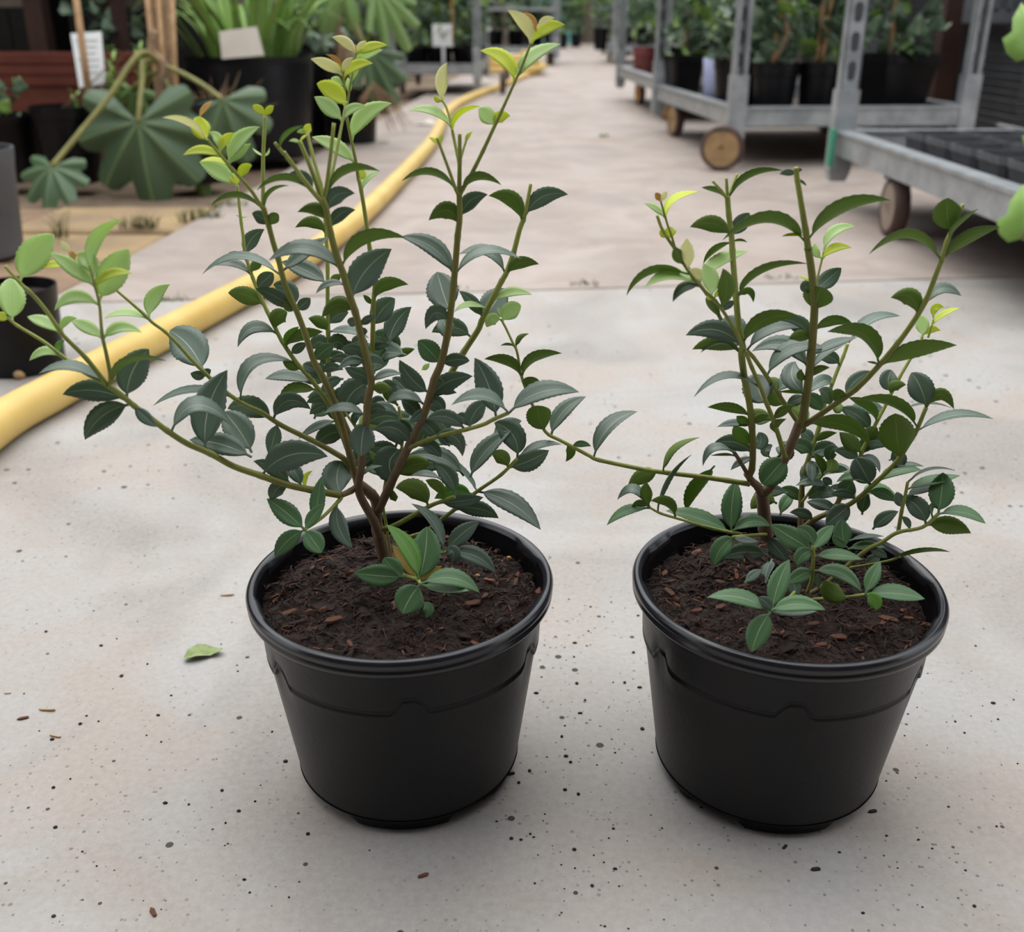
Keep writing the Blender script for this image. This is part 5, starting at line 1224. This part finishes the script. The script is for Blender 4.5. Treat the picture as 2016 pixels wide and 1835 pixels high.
# black pots in front of them
def bg_pot(u, vb, r, h, label, group=None, mat='pot', soil=True, name='plant_pot'):
    p = gp(u, vb); p.y += r * 0.75; p.z = 0
    q = at_y(u, vb, p.y); p.x = q.x
    e_ = empty(name, p, label, 'potted plant' if soil else 'pot', group); round_pot(e_, p, r, h, mat, soil=soil); return e_, p
e1, p1 = bg_pot(40, 362, 0.10, 0.215, 'black pot at the far left below the planters')
leafy(e1, p1, 0.07, 0.07, 0.2, 0.3, 8, 20, 0.05, rb_, (0, 2))
e2, p2 = bg_pot(150, 366, 0.108, 0.245, 'black pot holding a cane and white plant label', name='potted_plant')
ct = at_y(150, 0, p2.y); cb_ = at_y(178, 210, p2.y)
MB().tube([cb_ - Vector((0, 0, 0.05)), (ct + cb_) / 2, ct + (ct - cb_) * 0.3], [0.013, 0.011, 0.010], 10).build('cane', M['cane'], parent=e2)
corn = [at_y(u, v, p2.y + dd) for u, v, dd in ((139, 66, 0.09), (199, 62, 0.09), (208, 165, 0.03), (156, 173, 0.03))]
mb = MB(); mb.v = corn + [q + Vector((0, 0.003, 0)) for q in corn]
for f in ((0, 1, 2, 3), (7, 6, 5, 4), (0, 4, 5, 1), (1, 5, 6, 2), (2, 6, 7, 3), (3, 7, 4, 0)): mb.face(f)
mb.build('plant_label', M['white_tag'], parent=e2, smooth=False)
M['print'] = material('faint_grey_print', lin(170, 172, 172), None, rough=0.6)
for k in range(6):
    a = corn[0].lerp(corn[3], 0.15 + 0.12 * k); b = corn[1].lerp(corn[2], 0.15 + 0.12 * k)
    MB().box(a.lerp(b, 0.5) + Vector((0, -0.002, 0)), ((b - a).length * (0.75 - 0.1 * (k % 3)), 0.0012, 0.003)).build('print_line', M['print'], parent=e2, smooth=False)
WEED = [(0, 0), (0.10, 0.2), (0.15, 0.5), (0.09, 0.8), (0, 1.0), (-0.09, 0.8), (-0.15, 0.5), (-0.10, 0.2)]
weedm = lobed_mesh(WEED, M['ivy_light'], 'leaf', 0.3, 0.008, 2)
rw = random.Random(3)
for (u, v, h) in ((222, 120, 0.22), (275, 100, 0.2), (150, 190, 0.08), (215, 150, 0.16)):
    q = at_y(u, v, p2.y + 0.02); b0 = Vector((p2.x + rw.uniform(-.05, .05), p2.y, 0.22))
    MB().tube([b0, (b0 + q) / 2 + Vector((0.01, 0, 0)), q], [0.004, 0.003, 0.002], 6).build('stem', M['stem'], parent=e2)
    for k in range(11):
        zz = q - Vector((0, 0, 0.012 * k)); link_mesh('leaf', weedm, e2, zz, (rw.uniform(0.5, 1.3), 0, k * 2.4), 0.045 + 0.002 * k)
# grey pot cut by the left edge
gpos = Vector((-1.288, 2.42, -0.012))
eg = empty('plant_pot', gpos, 'grey plastic pot cut off by the left edge of the picture', 'potted plant'); round_pot(eg, gpos, 0.135, 0.242, 'pot_grey', 0.17, 0.86)
leafy(eg, gpos, 0.1, 0.1, 0.25, 0.34, 10, 30, 0.05, rb_, (0, 3))
# small black pot nearest on the left with a stick before it
np_ = at_z(18, 742, 0); np_.y += 0.05
en = empty('plant_pot', np_, 'small black pot at left edge beside the yellow hose', 'pot'); round_pot(en, np_, 0.070, 0.128, 'pot', 0.2, 0.9)
a, b = at_z(-40, 668, 0.012), at_z(40, 741, 0.006)
st = MB().tube([a, a.lerp(b, 0.5), b], [0.0075, 0.0078, 0.0072], 10).build('bamboo_stick', M['cane'], origin=b); tag(st, 'short bamboo stick lying in front of the small left pot', 'stick')

# big black tub of strap leaved plants
tb = gp(500, 318); tb.y += 0.19; tb.z = 0; tb.x = at_y(500, 200, tb.y).x
et = empty('potted_agapanthus', tb, 'large black tub of green strap-leaved plants beside the aisle', 'potted plant')
round_pot(et, tb, 0.247, 0.375, 'pot', 0.08, 0.84)
M['strap'] = material('strap_leaf_green', lin(152, 182, 92), lin(112, 150, 66), 5, 0.45)
M['strap2'] = material('strap_leaf_dark', lin(96, 134, 62), lin(124, 158, 76), 5, 0.45)
rs_ = random.Random(14)
def strap(parent, b, d, l, w, mt, droop):
    mb = MB(); n = 8; pts = []
    for i in range(n + 1):
        t = i / n
        pts.append(b + d * (l * 0.55 * t + l * 0.35 * droop * t * t) + Vector((0, 0, l * (0.95 * t - 0.55 * droop * t * t * t))))
    sv = Vector((-d.y, d.x, 0)).normalized() if d.length > 1e-3 else Vector((1, 0, 0))
    for i, p in enumerate(pts):
        ww = w * (1 - (i / n) ** 3 * 0.96) * 0.5
        tg_ = (pts[min(i + 1, n)] - pts[max(i - 1, 0)]).normalized(); nn = sv.cross(tg_).normalized()
        for z in (0.0012, -0.0012):
            for k in (-1, 0, 1): mb.v.append(p + sv * ww * k + nn * (z - 0.15 * ww * (1 - abs(k))))
    for i in range(n):
        o = i * 6
        for k in (0, 1): mb.face((o + k, o + k + 1, o + 7 + k, o + 6 + k)); mb.face((o + 3 + k, o + 9 + k, o + 10 + k, o + 4 + k))
        mb.face((o, o + 6, o + 9, o + 3)); mb.face((o + 2, o + 5, o + 11, o + 8))
    return mb.build('leaf', M[mt], parent=parent)
for k in range(95):
    a = rs_.uniform(0, 6.283); r = 0.17 * math.sqrt(rs_.random())
    b = tb + Vector((r * math.cos(a), r * math.sin(a), 0.33)); d = Vector((math.cos(a + rs_.uniform(-.6, .6)), math.sin(a + rs_.uniform(-.6, .6)), 0)) * rs_.uniform(0.2, 0.9)
    strap(et, b, d, rs_.uniform(0.35, 0.62), rs_.uniform(0.02, 0.034), rs_.choice(('strap', 'strap', 'strap2')), rs_.uniform(0.3, 1.3))
q = [at_y(u, v, tb.y + dd) for u, v, dd in ((431, 62, -0.235), (505, 52, -0.235), (520, 109, -0.25), (437, 116, -0.25))]
mb = MB(); mb.v = q + [v + Vector((0, 0.003, -0.0)) for v in q]
for f in ((0, 1, 2, 3), (7, 6, 5, 4), (0, 4, 5, 1), (1, 5, 6, 2), (2, 6, 7, 3), (3, 7, 4, 0)): mb.face(f)
mb.build('plant_label', M['beige_tag'], parent=et, smooth=False)

# fatsia-like plant with hand shaped drooping leaves
M['fatsia'] = leaf_material('fatsia_leaf', lin(84, 108, 78), lin(126, 150, 102), 0.38, 0.5, 0.1, (0.15, 0.28, 0.06), 0.0, 0.15)
M['fatsia_light'] = leaf_material('fatsia_leaf_light', lin(132, 164, 98), lin(168, 190, 126), 0.42, 0.5, 0.2, (0.25, 0.4, 0.08), 0.0, 0.15)
M['fatsia_stalk'] = material('fatsia_stalk', lin(148, 146, 84), lin(128, 124, 74), 20, 0.6)
def hand_leaf(parent, centre, tipdir, normal, size, lobes=7, spread=4.4, mat='fatsia', seed=1, depth=0.55):
    """palmate leaf: lobes radiate from the stalk point, with ribs raised and lobe edges drooping"""
    r = random.Random(seed); mb = MB(); uvs = []
    t = Vector(tipdir).normalized(); n = Vector(normal); n = (n - t * n.dot(t)).normalized(); s_ = t.cross(n)
    nseg = lobes * 8; rings = 6; ang0 = -spread / 2
    def rad(a):
        ph = (a - ang0) / spread * lobes
        f = 0.5 - 0.5 * math.cos(math.pi * abs((ph % 1.0) - 0.5) * 2)                       # 0 on the rib, 1 in the notch
        idx = min(lobes - 1, max(0, int(ph))); mid = abs(idx - (lobes - 1) / 2) / ((lobes - 1) / 2)
        return size * (1 - 0.30 * mid) * (1 - depth * f ** 2.6), f
    for sh in (1, -1):
        mb.v.append(Vector(centre) + n * 0.001 * sh); uvs.append((0.5, 0))
        for q in range(1, rings + 1):
            fq = q / rings
            for k in range(nseg + 1):
                a = ang0 + spread * k / nseg; R_, f = rad(a)
                rr = R_ * fq
                z = -0.17 * rr * f - 0.30 * rr * rr / size + 0.05 * size * math.sin(a * 3.1 + seed) * fq * fq
                mb.v.append(Vector(centre) + t * (rr * math.cos(a)) + s_ * (rr * math.sin(a)) + n * (z + 0.0012 * sh)); uvs.append((0.5 + 0.5 * f * min(1, fq * 1.5) + 0.0, fq))
    w = nseg + 1; half = 1 + rings * w
    for o, up in ((0, True), (half, False)):
        for k in range(nseg): mb.face((o, o + 1 + k, o + 2 + k) if up else (o, o + 2 + k, o + 1 + k))
        for q in range(rings - 1):
            for k in range(nseg):
                a = o + 1 + q * w + k
                mb.face((a, a + w, a + w + 1, a + 1) if up else (a, a + 1, a + w + 1, a + w))
    ob = mb.build('leaf', M[mat], parent=parent)
    uvl = ob.data.uv_layers.new(name='UVMap'); vi = [0] * len(ob.data.loops); ob.data.loops.foreach_get('vertex_index', vi)
    uvl.data.foreach_set('uv', [c_ for v in vi for c_ in uvs[v]])
    return ob
fb_ = gp(372, 366); fb_.y += 0.10; fb_.z = 0
ef = empty('potted_fatsia', fb_, 'drooping plant with large hand-shaped leaves in black pot at left', 'potted plant')
round_pot(ef, fb_, 0.115, 0.255, 'pot', 0.12, 0.85)
Y = fb_.y
hub = at_y(318, 128, Y)
tp = [at_y(u, v, Y) for u, v in ((318, 215), (316, 170), (320, 130), (300, 100), (305, 60))]
MB().tube(smooth_path([tuple(v) for v in tp], 4), 0.017, 10).build('trunk', M['bark'], parent=ef)
def stalk(pxs, ys, r=0.0085):
    pts = [at_y(u, v, y) for (u, v), y in zip(pxs, ys)]
    MB().tube(smooth_path([tuple(v) for v in pts], 5), [r] * ((len(pts) - 1) * 5 + 1) if len(pts) > 2 else r, 8).build('leaf_stalk', M['fatsia_stalk'], parent=ef); return pts[-1]
e = stalk([(315, 125), (283, 122), (280, 160), (275, 205), (272, 240)], [Y, Y - .05, Y - .1, Y - .15, Y - .17])
hand_leaf(ef, e, (0.05, -0.18, -1), (0.05, -1, 0.35), px(e, 168), 7, 4.8, 'fatsia', 2, 0.24)
e = stalk([(312, 122), (275, 105), (215, 190), (150, 270), (102, 328)], [Y, Y - .1, Y - .18, Y - .26, Y - .33])
hand_leaf(ef, e, (-0.15, -0.6, -0.75), (-0.1, -0.8, 0.8), px(e, 90), 7, 4.6, 'fatsia', 3, 0.3)
e = stalk([(325, 130), (360, 145), (400, 168), (438, 196)], [Y, Y - .02, Y - .05, Y - .08])
hand_leaf(ef, e, (0.35, -0.2, -1), (0.1, -1, 0.4), px(e, 120), 5, 3.6, 'fatsia', 4, 0.3)
e = stalk([(320, 140), (290, 150), (262, 175)], [Y, Y + .02, Y + .05])
hand_leaf(ef, e, (-0.3, -0.2, -1), (0, -1, 0.3), px(e, 70), 5, 3.8, 'fatsia_light', 5, 0.5)
e = stalk([(322, 150), (360, 240), (385, 300)], [Y, Y - .03, Y - .06])
hand_leaf(ef, e, (0.1, -0.2, -1), (0.1, -1, 0.3), px(e, 85), 5, 3.8, 'fatsia_light', 6, 0.5)
# bundle of canes behind
cbp = at_y(312, 110, Y + 0.12); cbp.z = 0
ecn = empty('cane_bundle', cbp, 'bundle of brown bamboo canes standing behind the hand-leaved plant', 'canes')
for k, (u0, u1) in enumerate(((300, 284), (306, 296), (312, 308), (318, 322), (326, 336), (322, 330))):
    a = at_y(u0, 140, Y + 0.12); a.z = 0.003; b = at_y(u1, -60, Y + 0.12 + 0.02 * (k % 2))
    MB().tube([a, a.lerp(b, 0.5), b], 0.0095, 8).build('cane', M['bark'] if k % 2 else M['cane'], parent=ecn)
# dry grassy plant beside the tub
M['straw'] = material('dry_straw', lin(158, 130, 96), lin(120, 96, 70), 20, 0.8)
dg = at_y(425, 300, tb.y - 0.36); dg.z = 0
mb = MB(); rd_ = random.Random(6)
edg = empty('dry_grass_plant', dg, 'dried straw-coloured spiky plant in front of the big tub', 'potted plant')
round_pot(edg, dg, 0.075, 0.14, 'pot', 0.12, 0.85)
for k in range(70):
    a = rd_.uniform(0, 6.28); el = rd_.uniform(0.25, 1.2); l = rd_.uniform(0.14, 0.27)
    b = dg + Vector((rd_.uniform(-.03, .03), rd_.uniform(-.03, .03), 0.13)); d = Vector((math.cos(a) * math.cos(el), math.sin(a) * math.cos(el), math.sin(el)))
    mb.tube([b, b + d * l * 0.6, b + d * l - Vector((0, 0, 0.02))], [0.003, 0.0026, 0.0005], 4)
o = mb.build('dry_blades', M['straw'], parent=edg); o['kind'] = 'stuff'

# second hand-leaved plant to the right of the tub
fb2 = Vector((-0.72, 4.75, 0))
ef2 = empty('potted_fatsia', fb2, 'hand-leaved plant arching over the hose between tub and trolley', 'potted plant')
round_pot(ef2, fb2, 0.13, 0.22, 'pot', 0.12, 0.85)
def stalk2(pts, parent=ef2):
    MB().tube(smooth_path([tuple(v) for v in pts], 5), 0.008, 8).build('leaf_stalk', M['fatsia_stalk'], parent=parent); return pts[-1]
MB().tube([fb2 + Vector((0, 0, 0.2)), fb2 + Vector((-0.03, 0, 0.45)), fb2 + Vector((0.0, 0, 0.72))], [0.018, 0.016, 0.012], 10).build('trunk', M['bark'], parent=ef2)
for k, (u, v, dy, td, nn, sz, mt) in enumerate(((738, -28, -0.1, (0.72, -0.25, -0.85), (0.35, -0.8, 0.6), 128, 'fatsia_light'), (722, 96, -0.12, (0.62, -0.25, -0.85), (0.3, -0.9, 0.4), 112, 'fatsia'), (672, -50, -0.05, (-0.5, -0.2, -0.9), (-0.1, -1, 0.5), 110, 'fatsia_light'), (745, 160, -0.05, (0.1, -0.3, -0.8), (0.0, -1, 0.5), 60, 'fatsia'))):
    q = at_y(u, v, fb2.y + dy); b = fb2 + Vector((0, 0, 0.68 if v < 60 else 0.5))
    stalk2([b, b.lerp(q, 0.5) + Vector((0, 0, 0.04)), q]); hand_leaf(ef2, q, td, nn, px(q, sz), 5, (1.9, 2.3, 3.4, 3.4)[k], mt, 10 + k, 0.42)
mb = MB(); b0 = at_y(735, 160, fb2.y - 0.15)
for k in range(40):
    a = rd_.uniform(-0.9, 0.7); mb.tube([b0, b0 + Vector((0.09 * a + 0.02, -0.02, -0.07)), b0 + Vector((0.16 * a + 0.05, rd_.uniform(-.05, .05), -0.17 - rd_.uniform(0, .04)))], [0.002, 0.002, 0.0006], 4)
for k in range(24):
    a = rd_.uniform(-0.5, 0.3); b1 = at_y(678, 60, fb2.y - 0.1); mb.tube([b1, b1 + Vector((0.1 * a, -0.02, -0.12)), b1 + Vector((0.18 * a + 0.03, 0, -0.26))], [0.003, 0.002, 0.0006], 4)
o = mb.build('dry_fronds', M['straw'], parent=ef2); o['kind'] = 'stuff'
for k, (x, y, r, h, lab) in enumerate(((-0.95, 5.0, 0.19, 0.36, 'black tub in the shade behind the strap-leaved tub'), (-1.6, 4.6, 0.2, 0.34, 'black tub deep in the left shed'))):
    c0 = Vector((x, y, 0)); e_ = empty('plant_pot', c0, lab, 'potted plant', 'black tubs in the left shed'); round_pot(e_, c0, r, h); leafy(e_, c0, r * 1.2, r, h, h + 0.6, 10, 120, 0.09, rb_, (3, 0, 3))

# ------------------------------------------------------------------ bits lying on the floor
M['leaf_litter'] = material('wilted_leaf', lin(126, 150, 86), lin(160, 168, 120), 60, 0.7)
def litter(u, v, s, ang, lab, mat='leaf_litter', crumple=0.35, seed=1):
    c0 = at_z(u, v, 0.0); r = random.Random(seed); mb = MB(); n = 14; L_ = px(c0, s)
    for sh in (0, 1):
        mb.v.append(c0 + Vector((0, 0, L_ * 0.16 + 0.0006 * sh + 0.001)))
        for q in (0.5, 1.0):
            for k in range(n):
                a = 2 * math.pi * k / n; rr = L_ * 0.5 * q * (1 + 0.25 * math.sin(3 * a + seed) + r.uniform(-.1, .1))
                x, y = rr * math.cos(a), rr * math.sin(a) * 0.62
                mb.v.append(c0 + Vector((x * math.cos(ang) - y * math.sin(ang), x * math.sin(ang) + y * math.cos(ang), abs(math.sin(2 * a + seed)) * L_ * crumple * 0.4 * q + 0.0012 + 0.0006 * sh)))
    h = 1 + 2 * n
    for o, up in ((h, True), (0, False)):
        for k in range(n): mb.face((o, o + 1 + k, o + 1 + (k + 1) % n) if up else (o, o + 1 + (k + 1) % n, o + 1 + k))
        for k in range(n):
            a, b = o + 1 + k, o + 1 + (k + 1) % n
            mb.face((a, a + n, b + n, b) if up else (a, b, b + n, a + n))
    o = mb.build('fallen_leaf', M[mat], origin=c0); tag(o, lab, 'leaf'); return o
litter(397, 1290, 68, 0.2, 'crumpled green leaf lying on the floor left of the left pot', seed=2)
litter(1188, 268, 28, 1.2, 'small green leaf lying far up the aisle floor', seed=5)
litter(756, 282, 20, 0.4, 'small dark leaf on the floor beside the hose', seed=7)
litter(845, 245, 60, 0.3, 'pale pinkish scrap lying left of the hose bend', 'beige_tag', 0.1, seed=9)
def floor_chip(u, v, s, ang, kind, lab, flat=0.35):
    c0 = at_z(u, v, 0.0); L_ = px(c0, s) * 0.5
    o = link_mesh('bark_chip', CHIPS[kind], None, (c0.x, c0.y, L_ * 0.14 * flat * 2 + 0.0004), (0, 0, ang), (L_, L_ * 0.9, L_ * flat * 2)); tag(o, lab, 'bark chip', 'bark chips on the floor')
floor_chip(832, 1725, 26, 0.5, 6, 'red-brown bark chip on the floor in front of the left pot')
floor_chip(447, 1173, 28, 0.1, 8, 'thin bark sliver on the floor left of the left pot rim')
floor_chip(92, 1399, 36, -0.1, 8, 'pale wood sliver on the floor at far left')
floor_chip(110, 1451, 30, -0.2, 9, 'second pale wood sliver below the first at far left')
floor_chip(302, 1798, 30, -0.9, 1, 'brown bark sliver near the bottom edge at left')
floor_chip(16, 1366, 16, 0.2, 9, 'small pale wood chip at the left edge')
floor_chip(47, 1415, 24, 0.4, 1, 'small brown sliver beside the pale wood slivers')
floor_chip(1606, 1712, 24, 0.2, 2, 'dark crumb in front of the right pot')
floor_chip(1545, 1668, 18, 0.9, 2, 'dark crumb touching the right pot base')
floor_chip(1718, 1598, 22, 0.3, 2, 'dark clod at the right base of the right pot')
floor_chip(1006, 1524, 20, 0.4, 2, 'dark clod at the right base of the left pot')
rc = random.Random(31); mb = MB()
for k in range(230):
    q = rc.random()
    if q < 0.45: u, v = rc.gauss(1150, 75), rc.uniform(1180, 1830)
    elif q < 0.75: u, v = rc.uniform(20, 620), rc.uniform(1180, 1830)
    else: u, v = rc.uniform(1650, 2010), rc.uniform(1200, 1820)
    p = at_z(u, v, 0)
    if min((p.x - LOC_L[0]) ** 2 + (p.y - LOC_L[1]) ** 2, (p.x - LOC_R[0]) ** 2 + (p.y - LOC_R[1]) ** 2) < 0.084 ** 2: continue
    s_ = px(p, rc.choice((1.2, 1.6, 2, 2.5, 3, 4.5)))
    mb.ellipsoid(p + Vector((0, 0, s_ * 0.3)), (s_ * rc.uniform(0.7, 1.2), s_ * rc.uniform(0.5, 1), s_ * 0.45), 6, 4)
o = mb.build('soil_crumbs', M['chip_dark']); tag(o, 'specks of dark compost scattered over the pale floor', 'soil', kind='stuff')
